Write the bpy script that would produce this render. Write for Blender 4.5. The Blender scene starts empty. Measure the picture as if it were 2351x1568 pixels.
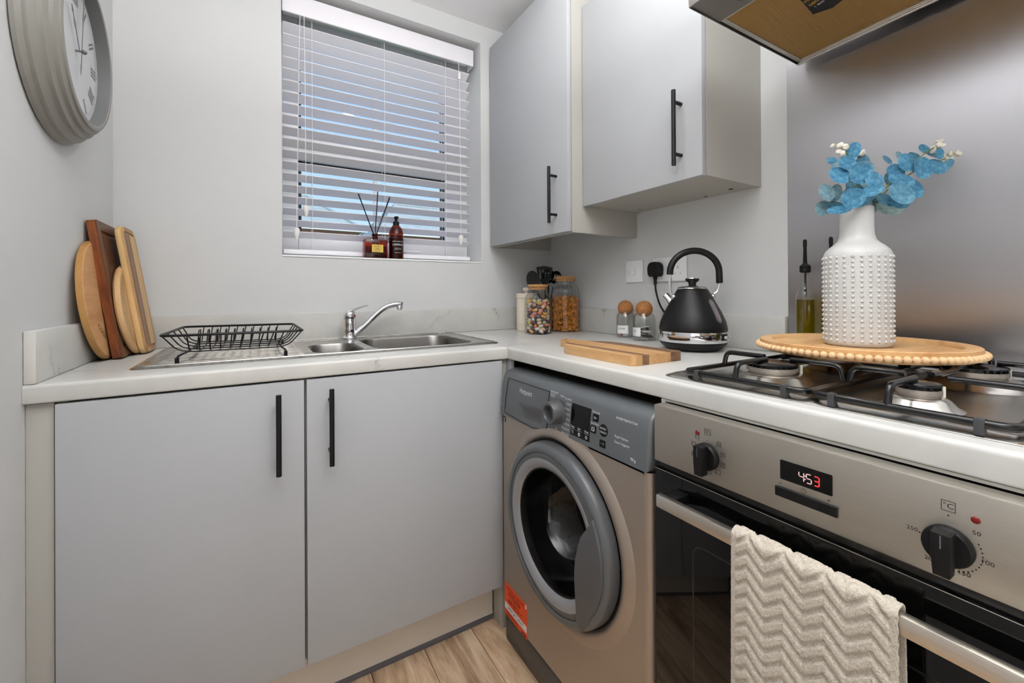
import bpy, bmesh, math, random
from mathutils import Vector, Matrix, Euler
random.seed(7)
R=math.radians; PI=math.pi
scene=bpy.context.scene
C=scene.collection
# ------------------------------------------------------------------ camera
cam_d=bpy.data.cameras.new('camera'); cam=bpy.data.objects.new('camera',cam_d); C.objects.link(cam)
scene.camera=cam
CAM=Vector((-1.28819,-1.79066,1.07933)); yaw,pitch,roll=-0.538805,0.002342,-0.005237
fw=Vector((-math.sin(yaw),math.cos(yaw),0)); rt=Vector((math.cos(yaw),math.sin(yaw),0)); up=Vector((0,0,1))
f2=math.cos(pitch)*fw+math.sin(pitch)*up; u2=-math.sin(pitch)*fw+math.cos(pitch)*up
r3=math.cos(roll)*rt+math.sin(roll)*u2; u3=-math.sin(roll)*rt+math.cos(roll)*u2
cam.matrix_world=Matrix(((r3.x,u3.x,-f2.x,CAM.x),(r3.y,u3.y,-f2.y,CAM.y),(r3.z,u3.z,-f2.z,CAM.z),(0,0,0,1)))
cam_d.sensor_width=36; cam_d.lens=979.42/2351*36
cam_d.shift_y=(671.70-784)/2351; cam_d.clip_start=0.02; cam_d.clip_end=200
# ------------------------------------------------------------------ world, lights, exposure
def s2l(c): return tuple((x/12.92 if x<=.04045 else ((x+.055)/1.055)**2.4) for x in c)
def rgb(r,g,b): return s2l((r/255,g/255,b/255))
world=bpy.data.worlds.new('world'); scene.world=world; world.use_nodes=True
nt=world.node_tree; bg=nt.nodes['Background']
tc=nt.nodes.new('ShaderNodeTexCoord'); sp=nt.nodes.new('ShaderNodeSeparateXYZ'); cr=nt.nodes.new('ShaderNodeValToRGB')
nt.links.new(tc.outputs['Generated'],sp.inputs[0]); nt.links.new(sp.outputs['Z'],cr.inputs[0]); nt.links.new(cr.outputs[0],bg.inputs[0])
cr.color_ramp.elements[0].position=0.0; cr.color_ramp.elements[0].color=(*rgb(196,222,250),1)
cr.color_ramp.elements[1].position=.75; cr.color_ramp.elements[1].color=(*rgb(104,164,226),1)
bg.inputs[1].default_value=1.3
def light(name,kind,loc,energy,col=(1,1,1),size=.1,rot=(0,0,0),sy=None,spread=None,blend=None,spot=None):
    d=bpy.data.lights.new(name,kind); d.energy=energy; d.color=col
    if kind=='AREA':
        d.shape='RECTANGLE' if sy else 'DISK'; d.size=size
        if sy: d.size_y=sy
        if spread: d.spread=spread
    elif kind=='SPOT': d.shadow_soft_size=size; d.spot_size=spot; d.spot_blend=blend
    elif kind=='SUN': d.angle=size
    else: d.shadow_soft_size=size
    o=bpy.data.objects.new(name,d); o.location=loc; o.rotation_euler=rot; C.objects.link(o); return o
WARM=(1,.985,.96)
light('downlight_window','SPOT',(-.74,-.95,2.325),8.5,WARM,.035,spot=R(172),blend=.25)
light('added_ceiling_fill','AREA',(-1.02,-1.85,1.85),52,(1,.995,1),.9,(R(176),0,0),.9)  # added fill aimed up to brighten the ceiling; no such lamp is known
light('added_side_fill','AREA',(-1.63,-2.6,1.5),3.5,(1,.99,.98),1.2,(0,R(-90),0),1.5)  # added fill at the left wall behind the camera; no window stands there
light('added_low_fill','AREA',(-.84,-2.6,.6),4.2,(1,.97,.93),1.2,(R(80),0,0),.8)  # added low fill behind the camera to lift the plinth and washer
light('sun','SUN',(0,-6,6),3.6,(1,.96,.9),R(.6),(R(42),R(18),0))
scene.view_settings.view_transform='Standard'; scene.view_settings.look='None'
scene.view_settings.exposure=0.0; scene.view_settings.gamma=1; scene.view_settings.use_curve_mapping=False
# ------------------------------------------------------------------ materials
MATS={}
def base(name):
    m=bpy.data.materials.new(name); m.use_nodes=True; n=m.node_tree.nodes; l=m.node_tree.links
    return m,n,l,n['Principled BSDF']
def setp(b,**k):
    for a,v in k.items():
        i=b.inputs[a.replace('_',' ')]; i.default_value=v
def coords(n,l,scale=(1,1,1),kind='Object',rot=(0,0,0)):
    t=n.new('ShaderNodeTexCoord'); m=n.new('ShaderNodeMapping'); m.inputs['Scale'].default_value=scale; m.inputs['Rotation'].default_value=rot
    l.new(t.outputs[kind],m.inputs[0]); return m.outputs[0]
def noise(n,l,vec,scale,detail=4,rough=.5,dist=0):
    t=n.new('ShaderNodeTexNoise'); t.inputs['Scale'].default_value=scale; t.inputs['Detail'].default_value=detail
    t.inputs['Roughness'].default_value=rough; t.inputs['Distortion'].default_value=dist; l.new(vec,t.inputs['Vector']); return t.outputs['Fac']
def ramp(n,l,fac,stops):
    r=n.new('ShaderNodeValToRGB'); e=r.color_ramp.elements
    while len(e)<len(stops): e.new(.5)
    for x,(p,c) in zip(e,stops): x.position=p; x.color=(*c,1)
    l.new(fac,r.inputs[0]); return r.outputs[0]
def bump(n,l,b,h,strength,dist=.002):
    k=n.new('ShaderNodeBump'); k.inputs['Strength'].default_value=strength; k.inputs['Distance'].default_value=dist
    l.new(h,k.inputs['Height']); l.new(k.outputs[0],b.inputs['Normal'])
def plain(name,c,rough=.5,metal=0,spec=.5,var=0,bs=0,bstr=.1,vscale=8,coat=0,**kw):
    m,n,l,b=base(name); col=rgb(*c); setp(b,Base_Color=(*col,1),Roughness=rough,Metallic=metal,Specular_IOR_Level=spec)
    if coat: setp(b,Coat_Weight=coat,Coat_Roughness=.05)
    v=None
    if var or bs: v=coords(n,l)
    if var:
        f=noise(n,l,v,vscale,5,.6)
        l.new(ramp(n,l,f,[(.3,tuple(x*(1-var) for x in col)),(.7,tuple(min(1,x*(1+var)) for x in col))]),b.inputs['Base Color'])
    if bs: bump(n,l,b,noise(n,l,v,bs,3),bstr)
    for k,x in kw.items(): b.inputs[k.replace('_',' ')].default_value=x
    MATS[name]=m; return m
def brushed(name,c,rough=.3,scale=(1,1,1),var=.12,freq=60,bs=.06):
    m,n,l,b=base(name); col=rgb(*c); v=coords(n,l,scale); f=noise(n,l,v,freq,4,.6)
    l.new(ramp(n,l,f,[(.25,tuple(x*(1-var) for x in col)),(.75,tuple(min(1,x*(1+var)) for x in col))]),b.inputs['Base Color'])
    mr=n.new('ShaderNodeMapRange'); mr.inputs[3].default_value=rough*.8; mr.inputs[4].default_value=rough*1.25; l.new(f,mr.inputs[0]); l.new(mr.outputs[0],b.inputs['Roughness'])
    setp(b,Metallic=1.0); (bump(n,l,b,f,bs,.0006) if bs else None); MATS[name]=m; return m
def wood(name,dark,mid,lite,axis='z',scale=1,rough=.45,bands=7,dist=2.5,obrand=0,knots=False,spec=.35):
    m,n,l,b=base(name)
    st={'x':(.12,1,1),'y':(1,.12,1),'z':(1,1,.12)}[axis]
    v=coords(n,l,tuple(s*scale for s in st))
    if obrand:
        oi=n.new('ShaderNodeObjectInfo'); ad=n.new('ShaderNodeVectorMath'); ad.operation='ADD'
        ml=n.new('ShaderNodeVectorMath'); ml.operation='SCALE'; ml.inputs[3].default_value=13.7
        cx=n.new('ShaderNodeCombineXYZ'); 
        for i in range(3): l.new(oi.outputs['Random'],cx.inputs[i])
        l.new(cx.outputs[0],ml.inputs[0]); l.new(v,ad.inputs[0]); l.new(ml.outputs[0],ad.inputs[1]); v=ad.outputs[0]
    f1=noise(n,l,v,bands,6,.62,dist); f2=noise(n,l,v,bands*9,5,.7,.4)
    mx=n.new('ShaderNodeMath'); mx.operation='MULTIPLY_ADD'; mx.inputs[1].default_value=.35; l.new(f2,mx.inputs[0]); 
    ms=n.new('ShaderNodeMath'); ms.operation='MULTIPLY'; ms.inputs[1].default_value=.72; l.new(f1,ms.inputs[0]); l.new(ms.outputs[0],mx.inputs[2])
    col=ramp(n,l,mx.outputs[0],[(.36,rgb(*dark)),(.52,rgb(*mid)),(.68,rgb(*lite))])
    if obrand:
        hs=n.new('ShaderNodeHueSaturation'); mr=n.new('ShaderNodeMapRange'); mr.inputs[3].default_value=1-obrand; mr.inputs[4].default_value=1+obrand
        l.new(oi.outputs['Random'],mr.inputs[0]); l.new(mr.outputs[0],hs.inputs['Value']); l.new(col,hs.inputs['Color']); col=hs.outputs[0]
    l.new(col,b.inputs['Base Color']); setp(b,Roughness=rough,Specular_IOR_Level=spec); bump(n,l,b,f2,.12,.001); MATS[name]=m; return m
def glassy(name,tint=(1,1,1),ior=1.45,rough=0.0,gain=1.0):
    """clear thin-walled glass: see-through, with a Schlick reflection that is the same from both sides"""
    m=bpy.data.materials.new(name); m.use_nodes=True; n=m.node_tree.nodes; l=m.node_tree.links; n.clear()
    o=n.new('ShaderNodeOutputMaterial'); mx=n.new('ShaderNodeMixShader'); t=n.new('ShaderNodeBsdfTransparent'); g=n.new('ShaderNodeBsdfGlossy'); f=n.new('ShaderNodeLayerWeight')
    t.inputs[0].default_value=(*tint,1); g.inputs['Roughness'].default_value=rough; f.inputs[0].default_value=.5
    pw=n.new('ShaderNodeMath'); pw.operation='POWER'; pw.inputs[1].default_value=4.2; l.new(f.outputs['Facing'],pw.inputs[0])
    ml=n.new('ShaderNodeMath'); ml.operation='MULTIPLY_ADD'; r0=((ior-1)/(ior+1))**2; ml.inputs[1].default_value=.8*gain; ml.inputs[2].default_value=r0*gain; l.new(pw.outputs[0],ml.inputs[0])
    l.new(ml.outputs[0],mx.inputs[0]); l.new(t.outputs[0],mx.inputs[1]); l.new(g.outputs[0],mx.inputs[2]); l.new(mx.outputs[0],o.inputs[0]); MATS[name]=m; return m

def emis(name,c,s):
    m,n,l,b=base(name); setp(b,Base_Color=(0,0,0,1),Emission_Color=(*rgb(*c),1),Emission_Strength=s); MATS[name]=m; return m

M_wall=plain('wall_paint',(208,209,209),.75,var=.012,bs=260,bstr=.05)
M_ceil=plain('ceiling_paint',(234,234,234),.8,bs=200,bstr=.04)
M_reveal=plain('reveal_paint',(248,249,249),.7)
M_upvc=plain('white_upvc',(236,236,238),.3)
M_gasket=plain('black_gasket',(22,24,26),.5)
M_blind=plain('blind_white',(240,238,243),.5,bs=400,bstr=.03)
M_cord=plain('blind_cord',(236,234,232),.6)
M_cab=plain('cabinet_grey',(174,176,179),.5,spec=.25,var=.01,bs=300,bstr=.015)
M_carc=plain('carcass_cream',(174,172,165),.5)
M_plinth=plain('plinth_grey',(214,207,196),.5)
M_seal=plain('plinth_seal',(92,92,98),.35)
M_blk=plain('black_metal',(13,13,14),.42,spec=.35,bs=300,bstr=.05)
M_blkpl=plain('black_plastic',(9,9,10),.5,spec=.3,bs=350,bstr=.05)
M_blkmat=plain('black_matt',(11,11,13),.42,spec=.35)
M_dark=plain('dark_void',(14,13,12),.8)
M_chrome=plain('chrome',(225,226,230),.07,metal=1)
M_steel=brushed('brushed_steel_hob',(206,202,196),.24,(6,.25,6),.05,40)
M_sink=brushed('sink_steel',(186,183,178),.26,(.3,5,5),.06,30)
M_bowl=brushed('bowl_steel',(126,124,121),.3,(3,3,.4),.07,30)  # darker than the deck steel: the bowls' dark reflections are put into the colour
M_splash=plain('splash_steel',(190,189,193),.43,metal=1)
_n=M_splash.node_tree.nodes; _b=_n['Principled BSDF']; _b.inputs['Anisotropic'].default_value=.85; _b.inputs['Anisotropic Rotation'].default_value=0.0; _t=_n.new('ShaderNodeTangent'); _t.direction_type='RADIAL'; _t.axis='Z'; M_splash.node_tree.links.new(_t.outputs[0],_b.inputs['Tangent'])
M_ovenst=brushed('oven_steel',(180,175,166),.46,(4,.15,6),.06,90)
M_handst=brushed('handle_steel',(222,216,206),.3,(6,.12,10),.08,70)
M_hood=brushed('hood_steel',(150,146,142),.4,(.2,5,5),.05,40)
M_hoodl=plain('hood_light_metal',(190,188,180),.3,metal=.7)
M_enam=plain('black_enamel',(10,10,11),.2,spec=.4,coat=.15)
M_cap=plain('burner_cap',(18,18,19),.22)
M_ring=plain('burner_ring',(176,168,158),.4,metal=.8,var=.1,vscale=40)
M_wash=plain('washer_body',(172,161,150),.36,metal=.75,bs=900,bstr=.02)
M_washf=plain('washer_fascia',(98,102,105),.3,metal=.25,bs=900,bstr=.03)
M_washd=plain('washer_door_dark',(86,87,89),.38,metal=.2,bs=900,bstr=.04)
M_washr=plain('washer_door_ring',(158,159,162),.32,metal=.5,bs=900,bstr=.03)
M_washp=plain('washer_plinth',(72,71,70),.4,metal=.1)
M_washtop=plain('washer_lid',(46,42,39),.6)
M_drum=plain('drum_steel',(120,120,122),.25,metal=1)
M_gloss=plain('black_gloss',(6,6,7),.06,spec=.3)
M_ovglass=plain('oven_glass',(6,6,6),.03,spec=.35)
M_print_w=plain('print_white',(225,228,230),.5)
M_print_k=plain('print_black',(18,18,18),.5)
M_red=plain('red_lens',(112,14,12),.2)
M_led=emis('led_red',(255,60,60),1.6)
M_led2=emis('led_white',(235,190,190),1.0)
M_orange=plain('sticker_orange',(235,78,32),.4)
M_paper=plain('label_paper',(226,226,226),.6)
M_clock=plain('clock_grey',(142,140,134),.5,bs=200,bstr=.03)
M_clockin=plain('clock_inner',(112,114,114),.55)
M_dial=plain('clock_dial',(204,205,207),.6)
M_hand=plain('clock_hand',(112,112,114),.4)
M_clear=glassy('clear_glass',(.965,.975,.97),1.6,0,1.3)
M_rib=glassy('jar_glass',(.955,.965,.96),1.5)
M_pane=glassy('window_glass',(.97,.985,.985),1.4,0,.12)
M_wglass=glassy('washer_glass',(.66,.68,.69),1.5,.01,1.2)
M_oil=glassy('olive_oil',rgb(222,208,62),1.35,.03,.4)
M_amber=glassy('amber_glass',rgb(214,112,66),1.5,.02)
M_amberd=glassy('amber_dark',rgb(186,108,86),1.5,.02)
M_leafmat={}
def leafm(name,a,b_,c):
    m,n,l,b=base(name); v=coords(n,l); f=noise(n,l,v,2.2,6,.65,.6)
    l.new(ramp(n,l,f,[(.32,rgb(*a)),(.52,rgb(*b_)),(.74,rgb(*c))]),b.inputs['Base Color']); setp(b,Roughness=.5,Specular_IOR_Level=.3,Subsurface_Weight=0.0); return m
L_bright=leafm('leaf_blue',(50,104,136),(76,136,168),(118,172,194))
L_mid=leafm('leaf_teal',(62,108,134),(88,140,164),(124,172,188))
L_pale=leafm('leaf_pale',(98,136,152),(132,166,178),(164,192,198))
L_green=leafm('leaf_sage',(108,138,138),(140,168,164),(168,190,182))
M_bud=plain('bud_cream',(226,222,208),.55)
M_stem=plain('stem_green',(126,128,62),.5)
M_ceram=plain('white_ceramic',(196,196,194),.34,bs=60,bstr=.03)
M_tray=wood('tray_pine',(176,124,78),(208,164,112),(226,188,138),'x',1,.5,5,1.2)
M_bead=plain('bead_wood',(222,184,140),.5,var=.05,vscale=60)
M_towel=None
M_cork=plain('cork',(168,112,62),.8,var=.35,vscale=220,bs=300,bstr=.4)
M_bam=wood('bamboo_board',(186,130,82),(206,154,104),(222,174,124),'y',1.4,.5,9,.4)
M_bamr=wood('bamboo_rim',(158,112,58),(176,130,74),(190,146,88),'z',1,.5,6,.4)
M_wal=wood('walnut_board',(70,36,18),(110,58,28),(150,86,44),'z',1.6,.38,10,1.5)
M_waldk=wood('walnut_face',(64,38,24),(92,58,38),(122,82,54),'z',1.2,.4,8,1)
M_aca=wood('acacia_board',(120,84,54),(176,134,88),(206,168,116),'z',1.2,.42,14,.8)
M_acadk=wood('acacia_dark',(96,66,44),(126,90,62),(156,116,82),'z',1.2,.42,14,.8)
M_acal=wood('acacia_light',(186,146,92),(208,170,116),(222,188,134),'z',1.2,.42,10,.8)
M_lb=wood('beech_round',(186,142,92),(204,162,112),(216,178,130),'z',1,.5,6,.5)
M_pad=wood('paddle_light',(170,126,80),(196,152,102),(212,172,122),'y',1.4,.42,8,1.2)
M_padd=wood('paddle_dark',(98,70,50),(126,94,68),(152,118,88),'y',1.4,.42,9,1.2)
M_lid=wood('lid_bamboo',(168,118,70),(188,138,86),(202,154,102),'x',2,.5,8,.5)
M_floor=wood('floor_plank',(122,96,74),(180,150,121),(220,196,166),'y',1.1,.42,7,1.8,obrand=.16)
M_cream=plain('cream_enamel',(222,212,194),.35)
M_brick=plain('house_brick',(196,142,126),.9,var=.15,vscale=30)
M_roof=plain('roof_tile',(168,176,174),.8,var=.1,vscale=3)
M_fol=plain('tree_leaf',(120,142,72),.7)
M_trunk=plain('tree_bark',(96,78,60),.9)
M_grass=plain('lawn',(110,128,78),.9,var=.1,vscale=3)
M_mesh=None
def marble():
    m,n,l,b=base('worktop_marble'); v=coords(n,l,(1,1,1)); w=rgb(205,204,199)
    cloud=ramp(n,l,noise(n,l,v,3.2,6,.6,.8),[(.35,rgb(190,190,187)),(.62,w)])
    # thin veins: distance to distorted cell edges, kept only in patches
    ns=n.new('ShaderNodeTexNoise'); ns.inputs['Scale'].default_value=5; ns.inputs['Detail'].default_value=6; ns.inputs['Roughness'].default_value=.65; l.new(v,ns.inputs['Vector'])
    sc=n.new('ShaderNodeVectorMath'); sc.operation='SCALE'; sc.inputs[3].default_value=.22; l.new(ns.outputs['Color'],sc.inputs[0])
    ad=n.new('ShaderNodeVectorMath'); l.new(v,ad.inputs[0]); l.new(sc.outputs[0],ad.inputs[1])
    vo=n.new('ShaderNodeTexVoronoi'); vo.feature='DISTANCE_TO_EDGE'; vo.inputs['Scale'].default_value=2.5; l.new(ad.outputs[0],vo.inputs['Vector'])
    line=ramp(n,l,vo.outputs['Distance'],[(0,(1,1,1)),(.0025,(.7,.7,.7)),(.0075,(0,0,0))])
    mask=ramp(n,l,noise(n,l,v,4.0,3,.5),[(.51,(0,0,0)),(.60,(1,1,1))])
    mm=n.new('ShaderNodeMath'); mm.operation='MULTIPLY'; l.new(line,mm.inputs[0]); l.new(mask,mm.inputs[1])
    soft=ramp(n,l,vo.outputs['Distance'],[(0,(.16,.16,.16)),(.06,(0,0,0))])
    m3=n.new('ShaderNodeMath'); m3.operation='MULTIPLY'; l.new(soft,m3.inputs[0]); l.new(mask,m3.inputs[1])
    a2=n.new('ShaderNodeMath'); a2.operation='MAXIMUM'; l.new(mm.outputs[0],a2.inputs[0]); l.new(m3.outputs[0],a2.inputs[1])
    mu=n.new('ShaderNodeMath'); mu.operation='MULTIPLY'; mu.inputs[1].default_value=.8; l.new(a2.outputs[0],mu.inputs[0])
    mix=n.new('ShaderNodeMix'); mix.data_type='RGBA'; l.new(mu.outputs[0],mix.inputs[0]); l.new(cloud,mix.inputs[6]); mix.inputs[7].default_value=(*rgb(120,108,98),1)
    l.new(mix.outputs[2],b.inputs['Base Color']); setp(b,Roughness=.3,Specular_IOR_Level=.4); return m
M_top=marble()
def towelmat():
    m,n,l,b=base('terry_towel'); v=coords(n,l); f=noise(n,l,v,420,3,.7); g=noise(n,l,v,90,3,.6)
    l.new(ramp(n,l,f,[(.3,rgb(182,170,152)),(.6,rgb(210,201,187))]),b.inputs['Base Color']); setp(b,Roughness=.95,Specular_IOR_Level=.1,Sheen_Weight=.25)
    ad=n.new('ShaderNodeMath'); l.new(f,ad.inputs[0]); l.new(g,ad.inputs[1]); bump(n,l,b,ad.outputs[0],.9,.0022); return m
M_towel=towelmat()
def filtermat():
    m,n,l,b=base('grease_filter'); v=coords(n,l)
    w=n.new('ShaderNodeTexWave'); w.bands_direction='X'; w.inputs['Scale'].default_value=110; w.inputs['Distortion'].default_value=.3; l.new(v,w.inputs['Vector'])
    w2=n.new('ShaderNodeTexWave'); w2.bands_direction='Y'; w2.inputs['Scale'].default_value=110; l.new(v,w2.inputs['Vector'])
    ml=n.new('ShaderNodeMath'); ml.operation='MULTIPLY'; l.new(w.outputs['Fac'],ml.inputs[0]); l.new(w2.outputs['Fac'],ml.inputs[1])
    l.new(ramp(n,l,ml.outputs[0],[(.0,rgb(140,102,48)),(.5,rgb(206,164,88)),(1,rgb(226,196,130))]),b.inputs['Base Color'])
    setp(b,Metallic=.55,Roughness=.42); bump(n,l,b,ml.outputs[0],.5,.001); return m
M_mesh=filtermat()
# ------------------------------------------------------------------ geometry helpers
ORG={}
class MB:
    def __init__(s): s.bm=bmesh.new()
    def _take(s,t):
        me=bpy.data.meshes.new('t'); t.to_mesh(me); t.free(); s.bm.from_mesh(me); bpy.data.meshes.remove(me)
    def box(s,x0,x1,y0,y1,z0,z1,bev=0,seg=2,M=None):
        t=bmesh.new(); bmesh.ops.create_cube(t,size=1)
        for v in t.verts: v.co=Vector(((x0+x1)/2+v.co.x*(x1-x0),(y0+y1)/2+v.co.y*(y1-y0),(z0+z1)/2+v.co.z*(z1-z0)))
        if bev: bmesh.ops.bevel(t,geom=t.edges[:],offset=bev,segments=seg,profile=.5,affect='EDGES')
        if M: t.transform(M)
        s._take(t); return s
    def prism(s,poly,a,b,axis='y',bev=0,seg=2,M=None):
        t=bmesh.new()
        def P(p,d):
            return {'y':(p[0],d,p[1]),'x':(d,p[0],p[1]),'z':(p[0],p[1],d)}[axis]
        v0=[t.verts.new(P(p,a)) for p in poly]; v1=[t.verts.new(P(p,b)) for p in poly]; n=len(poly)
        t.faces.new(v0); t.faces.new(v1[::-1])
        for i in range(n): t.faces.new((v0[i],v1[i],v1[(i+1)%n],v0[(i+1)%n]))
        bmesh.ops.recalc_face_normals(t,faces=t.faces[:])
        if bev:
            ed=[e for e in t.edges if len({round(P2(v.co,axis),5) for v in e.verts})==1]
            bmesh.ops.bevel(t,geom=ed,offset=bev,segments=seg,profile=.5,affect='EDGES')
        if M: t.transform(M)
        s._take(t); return s
    def cyl(s,p0,p1,r0,r1=None,n=16,cap=True):
        r1=r0 if r1 is None else r1; p0=Vector(p0); p1=Vector(p1); d=(p1-p0).normalized()
        a=d.orthogonal().normalized(); b=d.cross(a); bm=s.bm
        A=[bm.verts.new(p0+r0*(math.cos(2*PI*i/n)*a+math.sin(2*PI*i/n)*b)) for i in range(n)]
        B=[bm.verts.new(p1+r1*(math.cos(2*PI*i/n)*a+math.sin(2*PI*i/n)*b)) for i in range(n)]
        for i in range(n): bm.faces.new((A[i],A[(i+1)%n],B[(i+1)%n],B[i]))
        if cap: bm.faces.new(A[::-1]); bm.faces.new(B)
        return s
    def lathe(s,prof,n=32,c=(0,0,0),M=None,fn=None):
        t=bmesh.new(); rings=[]
        for r,z in prof:
            if r<1e-6: rings.append([t.verts.new((0,0,z))])
            else:
                ring=[]
                for i in range(n):
                    a=2*PI*i/n; rr=fn(r,z,a) if fn else r
                    ring.append(t.verts.new((rr*math.cos(a),rr*math.sin(a),z)))
                rings.append(ring)
        for A,B in zip(rings,rings[1:]):
            for i in range(n):
                j=(i+1)%n
                if len(A)==1 and len(B)==1: continue
                if len(A)==1: t.faces.new((A[0],B[j],B[i]))
                elif len(B)==1: t.faces.new((A[i],A[j],B[0]))
                else: t.faces.new((A[i],A[j],B[j],B[i]))
        bmesh.ops.recalc_face_normals(t,faces=t.faces[:])
        t.transform((M if M else Matrix.Translation(c))); s._take(t); return s
    def tube(s,pts,r,n=8,closed=False,cap=True):
        pts=[Vector(p) for p in pts]; N=len(pts); bm=s.bm; rs=r if isinstance(r,(list,tuple)) else [r]*N
        prev=None; rings=[]
        for i,p in enumerate(pts):
            if closed: d=(pts[(i+1)%N]-pts[i-1]).normalized()
            else: d=(pts[min(i+1,N-1)]-pts[max(i-1,0)]).normalized()
            if prev is None: a=d.orthogonal().normalized()
            else:
                a=prev-d*prev.dot(d); a=a.normalized() if a.length>1e-6 else d.orthogonal().normalized()
            prev=a; b=d.cross(a)
            rings.append([bm.verts.new(p+rs[i]*(math.cos(2*PI*k/n)*a+math.sin(2*PI*k/n)*b)) for k in range(n)])
        rng=range(N) if closed else range(N-1)
        for i in rng:
            A=rings[i]; B=rings[(i+1)%N]
            if closed and i==N-1:
                k0=min(range(n),key=lambda k:(B[k].co-A[0].co).length); B=B[k0:]+B[:k0]
            for k in range(n): bm.faces.new((A[k],A[(k+1)%n],B[(k+1)%n],B[k]))
        if cap and not closed: bm.faces.new(rings[0][::-1]); bm.faces.new(rings[-1])
        return s
    def sph(s,c,r,u=16,v=10,sc=(1,1,1),M=None):
        t=bmesh.new(); bmesh.ops.create_uvsphere(t,u_segments=u,v_segments=v,radius=r)
        for q in t.verts: q.co=Vector((q.co.x*sc[0],q.co.y*sc[1],q.co.z*sc[2]))
        if M: t.transform(M)
        t.transform(Matrix.Translation(c)); s._take(t); return s
    def quad(s,a,b,c,d): s.bm.faces.new([s.bm.verts.new(p) for p in (a,b,c,d)]); return s
    def poly(s,pts): s.bm.faces.new([s.bm.verts.new(p) for p in pts]); return s
    def text(s,body,size,M,align='CENTER',sx=1):
        me=textmesh(body,align)
        t=bmesh.new(); t.from_mesh(me); t.transform(M@Matrix.Diagonal((size*sx,size,1,1))); s._take(t); return s
    def build(s,name,mat,parent=None,label=None,smooth=35,raw=False,kind=None):
        bmesh.ops.recalc_face_normals(s.bm,faces=s.bm.faces[:]) if not raw else None
        if smooth:
            th=R(smooth)
            for f in s.bm.faces: f.smooth=True
            for e in s.bm.edges:
                if len(e.link_faces)==2:
                    if e.calc_face_angle(0)>th: e.smooth=False
        me=bpy.data.meshes.new(name); 
        off=ORG.get(parent.name) if parent else None
        if off is not None and off.length>0: s.bm.transform(Matrix.Translation(-off))
        s.bm.to_mesh(me); s.bm.free()
        if isinstance(mat,(list,tuple)):
            for x in mat: me.materials.append(x)
        elif mat: me.materials.append(mat)
        o=bpy.data.objects.new(name,me); C.objects.link(o)
        if parent: o.parent=parent; ORG[o.name]=off if off is not None else Vector((0,0,0))
        if label: o['label']=label
        if kind: o['kind']=kind
        return o
def P2(co,axis): return {'y':co.y,'x':co.x,'z':co.z}[axis]
_tc={}
def textmesh(body,align='CENTER'):
    k=(body,align)
    if k not in _tc:
        cu=bpy.data.curves.new('t','FONT'); cu.body=body; cu.size=1; cu.align_x=align; cu.align_y='CENTER'; cu.resolution_u=2
        o=bpy.data.objects.new('t',cu); C.objects.link(o); bpy.context.view_layer.update()
        me=bpy.data.meshes.new_from_object(o.evaluated_get(bpy.context.evaluated_depsgraph_get()))
        bpy.data.objects.remove(o); bpy.data.curves.remove(cu); _tc[k]=me
    return _tc[k]
def frame(o,u,v):
    u=Vector(u).normalized(); v=Vector(v).normalized(); w=u.cross(v)
    return Matrix(((u.x,v.x,w.x,o[0]),(u.y,v.y,w.y,o[1]),(u.z,v.z,w.z,o[2]),(0,0,0,1)))
def FX(x,y,z): return frame((x,y,z),(0,-1,0),(0,0,1))       # flat print on a surface that faces -x
def FY(x,y,z): return frame((x,y,z),(1,0,0),(0,0,1))        # on a surface that faces -y
def FL(x,y,z): return frame((x,y,z),(0,1,0),(0,0,1))        # on a surface that faces +x
def tag(o,label,cat,group=None):
    o['label']=label; o['category']=cat
    if group: o['group']=group
    return o
def thing(name,label,cat,loc,group=None,local=False,rot=None):
    o=bpy.data.objects.new(name,None); o.empty_display_size=.05; C.objects.link(o); o.location=loc
    if rot: o.rotation_euler=rot
    ORG[o.name]=Vector((0,0,0)) if local else Vector(loc)
    return tag(o,label,cat,group)
def solo(mb,name,mat,label,cat,loc,group=None,smooth=35,local=False):
    if not local: mb.bm.transform(Matrix.Translation(-Vector(loc)))
    o=mb.build(name,mat,None,smooth=smooth); o.location=loc; return tag(o,label,cat,group)
def struct(o): o['kind']='structure'; return o
def copyobj(o,parent=None):
    c=o.copy(); C.objects.link(c)
    if parent is not None: c.parent=parent; ORG[c.name]=ORG.get(parent.name,Vector((0,0,0)))
    return c
def arc(c,r,a0,a1,n,u=(1,0,0),v=(0,0,1)):
    c=Vector(c);u=Vector(u);v=Vector(v)
    return [c+r*(math.cos(R(a0+(a1-a0)*i/n))*u+math.sin(R(a0+(a1-a0)*i/n))*v) for i in range(n+1)]
def rrect(x0,x1,y0,y1,r,n=5):
    out=[]
    for cx,cy,a in ((x1-r,y1-r,0),(x0+r,y1-r,90),(x0+r,y0+r,180),(x1-r,y0+r,270)):
        for i in range(n+1):
            t=R(a+90*i/n); out.append((cx+r*math.cos(t),cy+r*math.sin(t)))
    return out
def fillet(pts,r,n=4):
    """round the inner corners of an open polyline"""
    pts=[Vector(p) for p in pts]; out=[pts[0]]
    for a,b,c in zip(pts,pts[1:],pts[2:]):
        d1=(a-b); d2=(c-b); k=min(r,d1.length*.49,d2.length*.49); p=b+d1.normalized()*k; q=b+d2.normalized()*k
        for i in range(n+1):
            t=i/n; out.append((1-t)**2*p+2*t*(1-t)*b+t*t*q)
    return out+[pts[-1]]
def spline(pts,n=8):
    pts=[Vector(p) for p in pts]; P=[pts[0]]+pts+[pts[-1]]; out=[]
    for i in range(1,len(P)-2):
        for k in range(n):
            t=k/n; a,b,c,d=P[i-1],P[i],P[i+1],P[i+2]
            out.append(.5*((2*b)+(c-a)*t+(2*a-5*b+4*c-d)*t*t+(3*b-a-3*c+d)*t**3))
    return out+[pts[-1]]
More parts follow.
